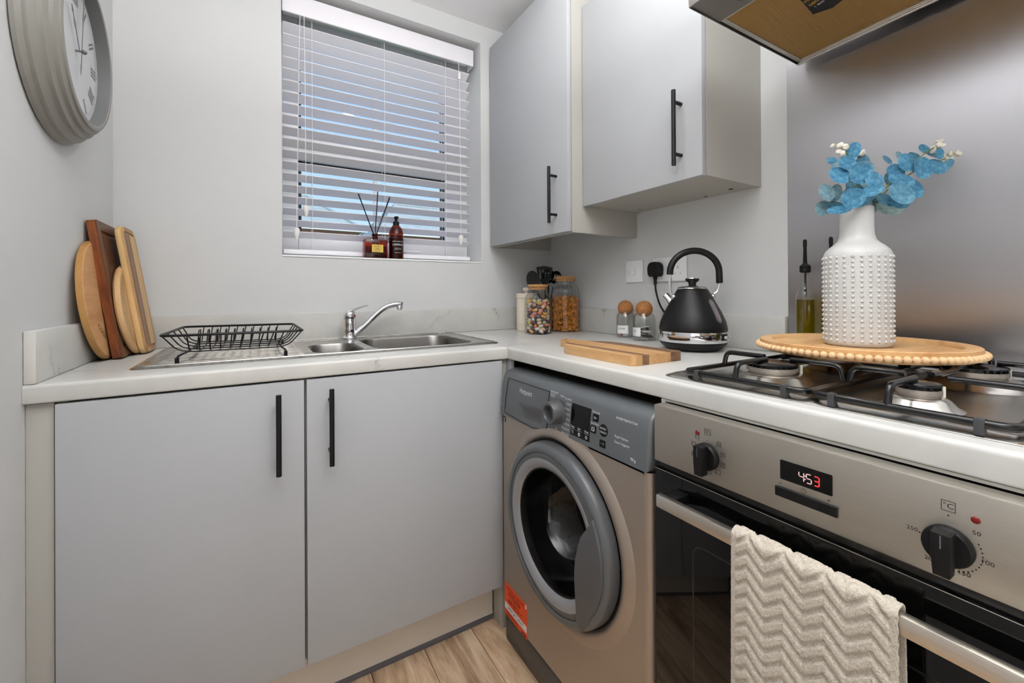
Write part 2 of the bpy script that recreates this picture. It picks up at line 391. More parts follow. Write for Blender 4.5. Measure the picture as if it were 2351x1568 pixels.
# ================================================================== THE SETTING
WX=-1.675; H=2.34; YF=-4.2
WX0,WX1,WZ0,WZ1=-1.208,-.384,1.226,2.255
m=MB()
m.box(-1.95,WX0,0,.30,-.05,H); m.box(WX1,.30,0,.30,-.05,H); m.box(WX0,WX1,0,.30,-.05,WZ0); m.box(WX0,WX1,0,.30,WZ1,H)
struct(m.build('wall_back',M_wall))
struct(MB().box(WX-.2,WX,YF,0,-.05,H).build('wall_left',M_wall))
struct(MB().box(0,.2,YF,0,-.05,H).build('wall_right',M_wall))
struct(MB().box(WX-.2,.2,YF-.2,YF,-.05,H).build('wall_front',M_wall))
struct(MB().box(WX-.2,.3,YF-.2,.3,H,H+.15).build('ceiling',M_ceil))
fl=struct(MB().box(WX,0,YF,0,-.06,-.012).build('floor',M_dark)); ORG[fl.name]=Vector((0,0,0))
pw=.157; x=-.698; 
while x-pw>WX: x-=pw
cols=[WX]
while x<0: cols.append(x); x+=pw
cols.append(0); random.seed(3)
for i,(a,b) in enumerate(zip(cols,cols[1:])):
    if b-a<.01: continue
    y=0; L=[.42,.9,.30,1.1,.62,.2,.8,.5,1.0,.36,.7,.9][i%12]
    while y>YF+.01:
        y2=max(YF,y-L); MB().box(a+.0007,b-.0007,y2+.0007,y-.0007,-.012,0,.0012,1).build('plank',M_floor,fl); y=y2; L=1.22
# window: sill board, frame, panes
struct(MB().box(WX0,WX1,-.004,.15,WZ0-.004,WZ0+.002,.0015).build('trim_1',M_reveal))
win=bpy.data.objects.new('window_1',None); C.objects.link(win); win.location=(-.8,.19,WZ0); struct(win); ORG[win.name]=Vector((-.8,.19,WZ0))
y0,y1=.155,.225; gx0,gx1=-1.141,-.500
def fr(name,x0,x1,z0,z1,**k): return MB().box(x0,x1,y0,y1,z0,z1,.004).build(name,M_upvc,win)
fr('frame_jamb',WX0,gx0,WZ0+.002,WZ1); fr('frame_jamb',gx1,WX1,WZ0+.002,WZ1)
fr('frame_rail',gx0,gx1,WZ0+.002,1.318); fr('frame_rail',gx0,gx1,2.17,WZ1); fr('transom',gx0,gx1,1.632,1.742)
for z0,z1 in ((1.318,1.632),(1.742,2.17)):
    g=MB()
    for bx in ((gx0,gx0+.012,z0,z1),(gx1-.012,gx1,z0,z1),(gx0,gx1,z0,z0+.006),(gx0,gx1,z1-.012,z1)): g.box(bx[0],bx[1],.170,.200,bx[2],bx[3])
    g.build('gasket',M_gasket,win)
    MB().box(gx0+.003,gx1-.003,.184,.190,z0+.003,z1-.003).build('pane',M_pane,win)
    MB().box(-.834,-.818,.180,.194,z0+.004,z1-.004).build('glazing_bar',M_upvc,win)
hd=MB(); hd.box(-.76,-.70,.135,.155,1.262,1.285,.004); hd.tube([(-.73,.135,1.274),(-.73,.122,1.274),(-.70,.118,1.274),(-.64,.118,1.274)],.006,8); hd.build('window_handle',M_upvc,win)
# ------------------------------------------------------------------ blind
bl=thing('venetian_blind','white wooden slatted venetian blind hanging in the window recess','blind',(-.8,.08,2.24))
bx0,bx1=-1.201,-.412
v=MB(); v.box(-1.204,-.402,.036,.048,2.158,2.234,.004); v.box(-.408,-.402,.048,.10,2.158,2.234,.002); v.build('valance',M_blind,bl)
MB().box(-1.198,-.41,.052,.11,2.185,2.243,.003).build('head_rail',M_cord,bl)
zs=2.122; pitch=.0448; n=0; TILT=R(23)
sm=None
while zs>1.275:
    if sm is None:
        s=MB(); s.box(bx0,bx1,-.025,.025,-.0014,.0014,.001,1,M=Matrix.Rotation(-TILT,4,'X'))
        s.bm.transform(Matrix.Translation(Vector((.8,0,0)))) ; o=s.build('slat',M_blind); sm=o; o.parent=bl
    else: o=copyobj(sm,bl)
    o.location=(0,.005,zs-2.24); zs-=pitch; n+=1
MB().box(bx0,bx1,.063,.110,1.238,1.256,.003).build('bottom_rail',M_blind,bl)
def cordx(x,w=.0009):
    c=MB()
    for yy in (.0610,.1095): c.tube([(x,yy,2.19),(x,yy,1.25)],w,6)
    c.build('ladder_cord',M_cord,bl)
for x in (-1.098,-.815,-.535): cordx(x)
def pull(x,z,dx=0,tas=True):
    c=MB(); c.tube([(x,.040,2.17),(x+dx*.3,.030,2.0),(x+dx,.030,z)],.0011,6); o=c.build('pull_cord',M_cord,bl)
    if tas: MB().lathe([(0,.0),(.009,-.002),(.0115,-.008),(.010,-.022),(.005,-.042),(.003,-.046),(0,-.046)][::-1],14,(x+dx,.030,z-0.0)).build('cord_tassel',M_cord,o)
    return o
pull(-1.128,1.425,.004); pull(-1.142,1.335,-.015); o=pull(-.478,1.352,.004); MB().cyl((-.478,.032,2.105),(-.478,.032,2.075),.0065,n=12).build('cord_connector',M_cord,o)
# ------------------------------------------------------------------ outside the window
struct(MB().box(-30,40,.6,60,-.6,-.5).build('ground',M_grass)) 
def house(loc,w,d,eave,ridge,label,nw):
    h=thing('house',label,'house',loc)
    X,Y,Z=loc
    MB().box(X-w/2,X+w/2,Y,Y+d,Z,eave).build('wall',M_brick,h)
    r=MB(); ov=.3; a=(X-w/2-ov,Y-ov,eave-.05);b=(X+w/2+ov,Y-ov,eave-.05);c=(X+w/2+ov,Y+d+ov,eave-.05);e=(X-w/2-ov,Y+d+ov,eave-.05)
    hp=min(1.3,w*.25); p=(X-w/2+hp,Y+d/2,ridge); q=(X+w/2-hp,Y+d/2,ridge)
    for f in ((a,b,q,p),(b,c,q),(c,e,p,q),(e,a,p)): r.poly(f)
    r.poly((e,c,b,a)); bmesh.ops.remove_doubles(r.bm,verts=r.bm.verts[:],dist=.001)
    rf=r.build('roof',M_roof,h,smooth=0)
    rd=MB()
    rd.tube([p,q],.09,8)
    for s_,t_ in ((p,a),(p,e),(q,b),(q,c)): rd.tube([s_,t_],.08,8)
    rd.build('ridge_tiles',M_roof,rf)
    MB().box(X-w/2-ov-.05,X+w/2+ov+.05,Y-ov-.1,Y-ov,eave-.12,eave+.02).build('gutter',M_upvc,h)
    for i in range(nw):
        wx=X-w/2+w*(i+.5)/nw
        for z0 in (eave-1.35,eave-3.9):
            f=MB(); f.box(wx-.55,wx+.55,Y-.06,Y+.05,z0,z0+1.15); fo=f.build('window',M_upvc,h)
            for sx in (-1,1): MB().box(wx+sx*.26-.22,wx+sx*.26+.22,Y-.075,Y-.055,z0+.1,z0+1.05).build('pane',M_gloss,fo)
house((-1.6,14.0,-.5),6.6,6,3.36,5.0,'brick house with a hipped tile roof, left one seen through the blind',4)
house((6.4,15.5,-.5),6.6,6,3.55,5.35,'brick house with a hipped tile roof, right one seen through the blind',4)
def tree(loc,hh,rad,label,seed):
    random.seed(seed); t=thing('tree',label,'tree',loc); X,Y,Z=loc
    MB().tube([(X,Y,Z),(X+.05,Y,Z+hh*.4),(X-.05,Y+.1,Z+hh*.85)],[.14,.10,.03],8).build('trunk',M_trunk,t)
    f=MB()
    for i in range(900):
        a=random.random()*2*PI; ph=math.acos(random.uniform(-1,1)); r=rad*random.random()**.4
        p=Vector((X+r*math.sin(ph)*math.cos(a),Y+r*math.sin(ph)*math.sin(a),Z+hh-rad*.6+r*math.cos(ph)*1.2))
        mt=Matrix.Translation(p)@Euler((random.random()*6,random.random()*6,random.random()*6)).to_matrix().to_4x4(); s=random.uniform(.05,.11)
        f.poly([mt@Vector(q) for q in ((-s,0,0),(0,-s*.5,0),(s,0,0),(0,s*.5,0))])
    f.build('foliage',M_fol,t,kind='stuff')
tree((-.8,23,-.5),7.2,1.5,'leafy tree behind the left house roof',1); tree((2.3,26,-.5),6.1,1.0,'small leafy tree in the gap between the two house roofs',2)
# ================================================================== WORKTOPS
ZT=.908; ZB=.870; D=.609; DX=.600
def edge_prof(front,back,sgn):     # post-formed front edge, (depth,z) outline
    r=.008; pts=[(back,ZB),(back,ZT)]
    for i in range(6): 
        a=R(90-90*i/5); pts.append((front+sgn*(r-r*math.cos(a)),ZT-r+r*math.sin(a)))
    for i in range(4):
        a=R(-90*i/3); rr=.004; pts.append((front+sgn*(rr-rr*math.cos(a)),ZB+rr+rr*math.sin(a)))
    return pts
m=MB()
m.prism(edge_prof(-D,-.492,1),WX+.0005,-DX,'x')
m.box(WX+.0005,-DX,-.05,-.0005,ZB,ZT); m.box(WX+.0005,-1.53,-.492,-.05,ZB,ZT); m.box(-.582 if False else -.602,-DX,-.492,-.05,ZB,ZT)
wl=solo(m,'worktop',M_top,'white marble-effect worktop over the sink cupboards, under the window','worktop',(-1.137,-.3,ZB))
m=MB(); m.prism(edge_prof(-DX,-.0005,1),-2.3,-D,'y'); m.box(-DX+.0007,-.0005,-D,-.0005,ZB,ZT)
wr=solo(m,'worktop',M_top,'white marble-effect worktop over the washing machine and oven, along the right wall','worktop',(-.3,-1.15,ZB))
def upst(x0,x1,y0,y1,label):
    return solo(MB().box(x0,x1,y0,y1,ZT+.0003,1.0115,.0025),'upstand',M_top,label,'upstand',((x0+x1)/2,(y0+y1)/2,ZT))
upst(WX+.0005,WX+.0185,-.606,-.0005,'short marble-effect upstand against the left wall behind the leaning boards')
upst(WX+.019,-.0005,-.0185,-.0005,'long marble-effect upstand along the wall under the window')
upst(-.0185,-.0005,-1.157,-.019,'marble-effect upstand on the right wall behind the kettle and jars')
# ================================================================== BASE CUPBOARDS
YD=-.6065
def base_unit(x0,x1,label,hx,dx0,dx1):
    u=thing('base_cupboard',label,'cupboard',((x0+x1)/2,-.3,0))
    c=MB()
    c.box(x0,x0+.016,-.585,-.03,.15,.868); c.box(x1-.016,x1,-.585,-.03,.15,.868); c.box(x0+.016,x1-.016,-.585,-.03,.15,.166); c.box(x0+.016,x1-.016,-.045,-.03,.166,.6)
    c.build('carcass',M_carc,u)
    d=MB().box(dx0,dx1,YD,YD+.018,.149,.8655,.0012).build('door',M_cab,u)
    bar_handle((hx,YD,.746),.192,'y',d,u); return u
def bar_handle(c,L,axis,door,u,r=.006,so=.0345):
    x,y,z=c; d=Vector((0,-1,0)) if axis=='y' else Vector((-1,0,0)); h=MB(); p=Vector(c)+d*so
    h.cyl(p-Vector((0,0,L/2)),p+Vector((0,0,L/2)),r,n=14)
    for s in (-1,1):
        q=Vector((0,0,s*(L/2-.032))); h.cyl(Vector(c)+q-d*.0005,p+q,.005,n=12)
    return h.build('handle',M_blk,door)
base_unit(-1.634,-1.186,'left grey base cupboard under the draining rack, black bar handle at its right edge',-1.245,-1.631,-1.1875)
base_unit(-1.1845,-.618,'right grey base cupboard under the sink bowls, black bar handle at its left edge',-1.128,-1.182,-.618)
solo(MB().box(WX+.0005,-1.635,-.596,-.03,.0,.868,.001),'filler_panel',M_carc,'narrow pale filler strip between the left wall and the left base cupboard','panel',(-1.655,-.3,0))
solo(MB().box(-.616,-.592,-.590,-.535,.0,.868,.001),'corner_post',M_carc,'slim pale corner post beside the washing machine','panel',(-.604,-.56,0))
solo(MB().box(-.589,-.576,-.612,-.03,.0,.868,.001),'end_panel',M_cab,'grey end panel in the shadowed gap left of the washing machine','panel',(-.58,-.3,0))
pl=thing('plinth','taupe kickboard under the grey base cupboards','plinth',(-1.1,-.53,0))
MB().box(WX+.042,-.618,-.534,-.518,.016,.146,.001).build('board',M_plinth,pl)
MB().box(WX+.042,-.618,-.536,-.518,0,.0155,.001).build('seal_strip',M_seal,pl,'dark grey sealing strip')
# ================================================================== WALL CUPBOARDS
u=thing('wall_cupboard','tall grey boiler cupboard in the corner beside the window, hanging lower','cupboard',(-.17,-.3,1.29))
c=MB(); c.box(-.325,-.0005,-.600,-.584,1.297,2.236); c.box(-.325,-.0005,-.026,-.010,1.297,2.236); c.box(-.325,-.0005,-.584,-.026,2.22,2.236); c.build('carcass',M_carc,u)
MB().box(-.325,-.307,-.584,-.026,1.297,1.36).build('front_rail',M_carc,u)
d=MB().box(-.344,-.326,-.598,-.018,1.300,2.236,.0012).build('door',M_cab,u); bar_handle((-.344,-.533,1.4375),.205,'x',d,u)
u=thing('wall_cupboard','grey wall cupboard above the kettle, next to the cooker hood','cupboard',(-.14,-.84,1.39))
c=MB(); c.box(-.259,-.0005,-.6165,-.601,1.392,2.112); c.box(-.259,-.0005,-1.084,-1.068,1.392,2.112); c.box(-.259,-.0005,-1.068,-.6165,1.394,1.410); c.box(-.259,-.0005,-1.068,-.6165,2.096,2.112); c.box(-.015,-.008,-1.068,-.6165,1.41,2.096)
c.build('carcass',M_carc,u)
h=MB(); 
for q in ((-.05,-.66,.004),(-.028,-.92,.005),(-.05,-1.02,.007)): h.cyl((q[0],q[1],1.3938),(q[0],q[1],1.3932),q[2],n=12)
h.build('screw_hole',M_dark,u)
d=MB().box(-.278,-.2605,-1.083,-.603,1.391,2.112,.0012).build('door',M_cab,u); bar_handle((-.278,-1.019,1.530),.206,'x',d,u,r=.006,so=.032)
# ================================================================== SPLASHBACK, SOCKETS
solo(MB().box(-.004,-.0003,-1.90,-1.158,ZT+.0003,2.2,.0008),'splashback',M_splash,'brushed stainless steel splashback on the wall behind the hob','splashback',(-.002,-1.5,ZT))
def switchplate(name,label,cat,y0,y1,z0,z1):
    t=thing(name,label,cat,(0,(y0+y1)/2,(z0+z1)/2)); MB().box(-.009,-.0003,y1,y0,z0,z1,.0022,2).build('faceplate',M_upvc,t); return t
t=switchplate('fused_switch','white single fused switch plate on the wall above the cork-topped jars','switch',-.547,-.633,1.121,1.207)
MB().box(-.0135,-.008,-.598,-.586,1.150,1.180,.0015,M=None).build('rocker',M_upvc,t); MB().box(-.0105,-.008,-.574,-.563,1.150,1.178,.001).build('fuse_carrier',M_upvc,t); MB().box(-.0108,-.0095,-.5655,-.5642,1.158,1.168).build('neon_slot',M_seal,t)
t=switchplate('double_socket','white double power socket behind the kettle handle','socket',-.684,-.830,1.1205,1.2075)
for y in (-.748,-.767): MB().box(-.0135,-.008,y-.006,y+.006,1.170,1.196,.0015).build('rocker',M_upvc,t)
hol=MB()
for y in (-.795,): 
    hol.box(-.0094,-.0088,y-.003,y+.003,1.165,1.176); hol.box(-.0094,-.0088,y-.014,y-.008,1.146,1.150); hol.box(-.0094,-.0088,y+.008,y+.014,1.146,1.150)
hol.build('pin_slots',plain('socket_shutter',(176,176,178),.4),t)
# ================================================================== SINK, TAP, RACK
sk=thing('kitchen_sink','stainless steel one-and-a-half bowl sink with ribbed drainer, set in the worktop','sink',(-1.06,-.27,ZT))
SX0,SX1,SY0,SY1=-1.543,-.567,-.506,-.034; zr=ZT+.0045
def deck():
    """flat deck with two rounded holes, a raised rim and pressed ribs"""
    t=bmesh.new()
    def loop(pts,z): return [t.verts.new((p[0],p[1],z)) for p in pts]
    def ed(L): return [t.edges.new((L[i],L[(i+1)%len(L)])) for i in range(len(L))]
    E_=ed(loop(rrect(SX0+.006,SX1-.006,SY0+.006,SY1-.006,.016),zr))
    for b in BOWLS: E_+=ed(loop(rrect(*b[:4],b[4],6),zr))
    bmesh.ops.triangle_fill(t,edges=E_,use_beauty=True); return t
BOWLS=((-1.150,-1.005,-.472,-.235,.05),(-.976,-.640,-.472,-.150,.06))
m=MB(); m._take(deck())
o1=rrect(SX0,SX1,SY0,SY1,.02); o2=rrect(SX0+.006,SX1-.006,SY0+.006,SY1-.006,.016)
n=len(o1); A=[m.bm.verts.new((p[0],p[1],ZT+.0006)) for p in o1]; B=[m.bm.verts.new((p[0],p[1],zr)) for p in o2]
for i in range(n): m.bm.faces.new((A[i],A[(i+1)%n],B[(i+1)%n],B[i]))
# raised rim bead
m.tube([(p[0],p[1],zr+.0003) for p in rrect(SX0+.012,SX1-.012,SY0+.012,SY1-.012,.02)],.0022,6,closed=True)
m.build('deck',M_sink,sk,smooth=30)
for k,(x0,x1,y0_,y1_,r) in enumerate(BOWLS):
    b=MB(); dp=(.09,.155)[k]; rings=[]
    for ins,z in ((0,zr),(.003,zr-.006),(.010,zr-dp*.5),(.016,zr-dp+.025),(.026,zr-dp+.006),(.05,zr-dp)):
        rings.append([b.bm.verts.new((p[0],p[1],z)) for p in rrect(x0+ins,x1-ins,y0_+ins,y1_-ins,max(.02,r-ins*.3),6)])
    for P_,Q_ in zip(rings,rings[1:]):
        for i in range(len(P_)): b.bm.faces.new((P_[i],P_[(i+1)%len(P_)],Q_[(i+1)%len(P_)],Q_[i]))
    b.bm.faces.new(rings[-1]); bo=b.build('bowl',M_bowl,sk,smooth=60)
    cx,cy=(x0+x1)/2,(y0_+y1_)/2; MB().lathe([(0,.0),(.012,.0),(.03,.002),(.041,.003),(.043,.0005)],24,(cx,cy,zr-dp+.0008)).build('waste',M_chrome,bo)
for i in range(10):
    y=-.460+i*.034
    if i<7 or True: MB().tube([(-1.505,y,zr-.0012),(-1.49,y,zr+.0006),(-1.19,y,zr+.0006),(-1.175,y,zr-.0012)],.0030,6).build('drainer_rib',M_sink,sk)
rr=MB()
for y in (-.070,-.086,-.10): rr.tube([(-1.49,y,zr-.001),(-1.46,y,zr+.0004),(-1.04,y,zr+.0004),(-1.02,y,zr-.001)],.002,6)
for y in (-.070,-.086): rr.tube([(-.93,y,zr-.001),(-.90,y,zr+.0004),(-.63,y,zr+.0004),(-.61,y,zr-.001)],.002,6)
rr.build('pressed_ribs',M_sink,sk)
MB().cyl((-.625,-.085,zr-.001),(-.625,-.085,zr+.003),.012,n=16).build('plug_hole_cap',M_chrome,sk)
# tap
tx,ty=-.989,-.098; tp=thing('kitchen_tap','chrome single-lever mixer tap behind the sink bowls','tap',(tx,ty,zr))
MB().lathe([(0,0),(.026,0),(.026,.004),(.0225,.008),(.0205,.012),(.0205,.034),(.0208,.035),(.0205,.0365),(.0205,.074),(.0212,.0745),(.0212,.0765),(.020,.077),(0,.077)],28,(tx,ty,zr)).build('body',M_chrome,tp)
lv=MB(); lv.lathe([(.0212,.0775),(.0222,.082),(.0222,.092),(.0195,.101),(.012,.105),(0,.106)],28,(tx,ty,zr))
lo=[(-.012,.099),(.004,.105),(.02,.1115),(.045,.120),(.066,.1245)]; wds=[.017,.016,.011,.008,.0065]; ths=[.006,.006,.0035,.0025,.0018]
rings=[]
for (a,z),w,th in zip(lo,wds,ths):
    rings.append([lv.bm.verts.new((tx+a+dz*-.35,ty+dy,zr+z+dz)) for dy,dz in ((-w,0),(-w*.7,th),(w*.7,th),(w,0),(w*.7,-th),(-w*.7,-th))])
for P_,Q_ in zip(rings,rings[1:]):
    for i in range(6): lv.bm.faces.new((P_[i],P_[(i+1)%6],Q_[(i+1)%6],Q_[i]))
lv.bm.faces.new(rings[0]); lv.bm.faces.new(rings[-1][::-1]); le=lv.build('lever',M_chrome,tp,smooth=50)
MB().sph((tx+.014,ty-.0178,zr+.086),.0042,12,8,(1,.4,1.1)).build('hot_dot',M_red,le,'red hot-water dot')
sp_=[(tx+.012,ty-.004,zr+.012),(tx+.05,ty-.006,zr+.045),(tx+.105,ty-.009,zr+.098),(tx+.135,ty-.011,zr+.118),(tx+.165,ty-.012,zr+.126),(tx+.185,ty-.013,zr+.127)]
so=MB().tube(spline(sp_,6),[.0115]*10+[.0108]*21,14).build('spout',M_chrome,tp,smooth=60)
MB().lathe([(0,-.012),(.011,-.012),(.0118,-.009),(.0118,.0),(.0105,.003),(.0105,.008),(.0122,.010),(.0122,.018),(.009,.020),(0,.020)],20,M=Matrix.Translation((tx+.186,ty-.013,zr+.118))@Matrix.Rotation(R(8),4,'Y')).build('aerator',M_chrome,so)
# dish rack
rk=thing('dish_rack','black wire dish rack standing on the sink drainer','rack',(-1.335,-.33,zr))
zf=zr+.0012
RT=[(-1.487,-.500),(-1.182,-.520),(-1.186,-.205),(-1.480,-.160)]; zt_=.983; zb_=.9385
FB=[(-1.448,-.462),(-1.222,-.475),(-1.222,-.250),(-1.446,-.205)]
def q2(Q,u,v):
    a=Vector((*Q[0],0)).lerp(Vector((*Q[1],0)),u); b=Vector((*Q[3],0)).lerp(Vector((*Q[2],0)),u); return a.lerp(b,v)
m=MB(); m.tube(fillet([(q2(RT,.5,0).x,q2(RT,.5,0).y,zt_),(*RT[1],zt_),(*RT[2],zt_),(*RT[3],zt_),(*RT[0],zt_),(q2(RT,.5,0).x,q2(RT,.5,0).y,zt_)],.025,5)[:-1],.0033,8,closed=True); m.build('rim_wire',M_blk,rk)
def wire(pts,r=.0017,name='basket_wire',f=.02): return MB().tube(fillet(pts,f,4),r,6).build(name,M_blk,rk)
for i in range(5):    # long wires, up the short ends
    v=.0+i/4; a=q2(RT,0,.06+.88*v); b=q2(FB,0,v); c_=q2(FB,1,v); d_=q2(RT,1,.06+.88*v)
    wire([(a.x,a.y,zt_),(b.x-.012,b.y,zb_+.008),(b.x+.01,b.y,zb_),(c_.x-.01,c_.y,zb_),(c_.x+.012,c_.y,zb_+.008),(d_.x,d_.y,zt_)])
for i in range(10):   # cross wires with the plate loops
    u_=(i+.7)/10.6; a=q2(RT,.12+.8*u_,0); b=q2(FB,u_,0); c_=q2(FB,u_,1); d_=q2(RT,.12+.8*u_,1); e=q2(FB,u_,.62); f=q2(FB,u_,.80)
    wire([(a.x,a.y,zt_),(b.x,b.y-.004,zb_+.004),(b.x,b.y+.012,zb_+.002),(e.x,e.y,zb_+.002),(e.x+.003,e.y,zb_+.042),(f.x+.003,f.y,zb_+.042),(f.x,f.y,zb_+.002),(c_.x,c_.y-.012,zb_+.002),(c_.x,c_.y+.004,zb_+.004),(d_.x,d_.y,zt_)],.0016,'plate_wire',.012)
for fx,q in ((0,(FB[0],FB[3])),(1,(FB[1],FB[2]))):
    a,b=q; fx0,fx1=(-1.455,-1.447) if fx==0 else (-1.222,-1.216)
    wire([(fx0,-.487,zf+.004),(fx0,-.483,zb_-.008),(a[0]+.01*(1-2*fx),a[1]+.03,zb_-.002),(b[0]+.01*(1-2*fx),b[1]-.03,zb_-.002),(fx1,-.187,zb_-.008),(fx1,-.184,zf+.004)],.0026,'leg_wire',.014)
    for p in ((fx0,-.487),(fx1,-.184)): MB().cyl((*p,zf),(*p,zf+.014),.0045,n=12).build('rubber_foot',M_blkpl,rk)
# ================================================================== LEANING BOARDS  (local: x thickness, y along the wall, z up the board)
def board(name,label,cat,loc,tilt,yawd=0):
    return thing(name,label,cat,loc,'chopping boards leaning in the corner',local=True,rot=(0,-R(tilt),R(yawd)))
def disc(r,th,z0,m,ch=.004,n=56):
    t=[(0,0),(r-ch,0),(r,ch),(r,th-ch),(r-ch,th),(0,th)]; m.lathe(t,n,M=Matrix.Translation((0,0,r))@Matrix.Rotation(R(90),4,'Y')); return m
zc=ZT+.0006
b=board('chopping_board','large round bamboo board, furthest left of the leaning boards','chopping board',(-1.6390,-.232,zc),6.2,0)
disc(.159,.014,0,MB()).build('board',M_bam,b); 
rim=MB(); rim.lathe([(.1593,.0005),(.1596,.003),(.1596,.011),(.1593,.0135)],64,M=Matrix.Translation((0,0,.159))@Matrix.Rotation(R(90),4,'Y')); rim.build('rim',M_bamr,b)
e=MB(); e.text('COOK',.022,FL(.0143,0,0)@Matrix.Identity(4)); e.bm.transform(Matrix.Translation((0,-.062,.075))@Matrix.Rotation(R(-38),4,'X')); e.build('engraving',M_waldk,b,smooth=0)
def groove_board(b,w,h,th,rc,mats,stripes,groove,bevel):
    """a slab with a recessed juice groove: rounded outline y(-w/2..w/2) z(0..h)"""
    out=[(p[0],p[1]) for p in rrect(-w/2,w/2,0,h,rc,5)]
    return out
b=board('chopping_board','thick dark walnut rectangular board with a juice groove, second from the left wall','chopping board',(-1.6180,-.150,zc+.0008),8.1,0)
w,h,th=.245,.372,.021
m=MB(); m.prism(rrect(-w/2,w/2,0,h,.01,4),0,th-.004,'x'); m.build('board',M_wal,b)
m=MB(); gi=.026
m.prism(rrect(-w/2+.0005,w/2-.0005,.0005,.0275,.006,2),th-.0042,th,'x',.001,1); m.prism(rrect(-w/2+.0005,w/2-.0005,h-.0275,h-.0005,.006,2),th-.0042,th,'x',.001,1)
m.prism(rrect(-w/2+.0005,-w/2+.0275,.02,h-.02,.004,2),th-.0042,th-.0001,'x'); m.prism(rrect(w/2-.0275,w/2-.0005,.02,h-.02,.004,2),th-.0042,th-.0001,'x')
m.build('outer_face',M_waldk,b); MB().prism(rrect(-w/2+.038,w/2-.038,.038,h-.038,.008,3),th-.0042,th,'x',.0012,1).build('inner_face',M_waldk,b)
b=board('chopping_board','small round beech board with lettering burnt in a ring, between the walnut and striped boards','chopping board',(-1.5945,-.150,zc+.0004),8.0,0)
disc(.129,.015,0,MB(),.005).build('board',M_lb,b)
e=MB()
for rr_ in (.112,.094): e.lathe([(rr_,.01515),(rr_-.0016,.01515)],64,M=Matrix.Translation((0,0,.129))@Matrix.Rotation(R(90),4,'Y'))
word='JOIZNOOUOMOUE * * '
word=(word*3)[:46]
for i,ch in enumerate(word):
    if ch==' ': continue
    a=2*PI*i/len(word); e.text(ch,.014,FL(.0152,0,0)); 
    k=len(textmesh(ch).vertices); e.bm.verts.ensure_lookup_table()
    vs=e.bm.verts[-k:]; bmesh.ops.transform(e.bm,matrix=Matrix.Translation((0,0,.129))@Matrix.Rotation(-a,4,'X')@Matrix.Translation((0,0,.103)),verts=vs)
e.build('engraving',M_waldk,b,smooth=0)
b=board('chopping_board','pale striped acacia board with rounded corners and juice groove, nearest the window wall side','chopping board',(-1.5785,-.118,zc+.0006),8.7,0)
w,h,th=.152,.372,.018
m=MB(); m.prism(rrect(-w/2,w/2,0,h,.034,7),0,th-.004,'x',.003,2); m.build('board',M_acal,b)
def strip(y0,y1,z0,z1,mat,nm,r=.0015): MB().prism(rrect(y0,y1,z0,z1,min(r,(y1-y0)*.49),3),th-.0045,th,'x',.0008,1).build(nm,mat,b)
fr_=MB()
po=rrect(-w/2+.002,w/2-.002,.002,h-.002,.032,7); pi_=rrect(-w/2+.0135,w/2-.0135,.0135,h-.0135,.022,7); n=len(po)
for (P_,xa),(Q_,xb) in (((po,th-.0045),(po,th)),((po,th),(pi_,th)),((pi_,th),(pi_,th-.0045))):
    A=[fr_.bm.verts.new((xa,p[0],p[1])) for p in P_]; B=[fr_.bm.verts.new((xb,p[0],p[1])) for p in Q_]
    for i in range(n): fr_.bm.faces.new((A[i],A[(i+1)%n],B[(i+1)%n],B[i]))
fr_.build('border',M_aca,b)
iy0,iy1,iz0,iz1=-w/2+.020,w/2-.020,.020,h-.020
cuts=[iy0,iy0+.024,iy0+.031,iy0+.056,iy1]; 
for (a,c_),mt in zip(zip(cuts,cuts[1:]),(M_acadk,M_aca,M_acadk,M_acal)): strip(a,c_,iz0,iz1,mt,'stave')
# ================================================================== PADDLE BOARD ON THE WORKTOP
pb=thing('serving_board','striped wooden paddle serving board lying flat between sink and hob','serving board',(-.449,-.9,ZT+.0004))
def paddle():
    pts=[]
    for cx,cy,a0,a1,r in ((-.375,-1.070,0,-90,.014),(-.526,-1.070,-90,-180,.014)):
        for i in range(6): t=R(a0+(a1-a0)*i/5); pts.append((cx+r*math.cos(t),cy+r*math.sin(t)))
    pts+=[(-.540,-.85),(-.537,-.828),(-.526,-.808),(-.504,-.790),(-.480,-.772),(-.462,-.748),(-.453,-.722),(-.451,-.70)]
    for i in range(7): t=R(180-180*i/6); pts.append((-.434+.017*math.cos(t),-.698+.015*math.sin(t)))
    pts+=[(-.417,-.745),(-.411,-.768),(-.396,-.788),(-.376,-.806),(-.364,-.825),(-.361,-.85)]
    return pts
def clipx(poly,x0,x1):
    def cl(P_,k,sg):
        out=[]
        for i in range(len(P_)):
            a=P_[i-1];b_=P_[i]; ia=sg*(a[0]-k)>=0; ib=sg*(b_[0]-k)>=0
            if ia!=ib: t=(k-a[0])/(b_[0]-a[0]); out.append((k,a[1]+t*(b_[1]-a[1])))
            if ib: out.append(b_)
        return out
    return cl(cl(poly,x0,1),x1,-1)
PP=paddle(); cuts=[-.541,-.524,-.508,-.485,-.445,-.408,-.386,-.360]
for (a,c_),mt in zip(zip(cuts,cuts[1:]),(M_pad,M_pad,M_padd,M_pad,M_pad,M_padd,M_padd)):
    P_=clipx(PP,a,c_)
    MB().prism(P_,ZT+.0004,ZT+.0235,'z').build('stave',mt,pb)
MB().cyl((-.434,-.700,ZT+.0234),(-.434,-.700,ZT+.0238),.005,n=14).build('hanging_hole',M_dark,pb)
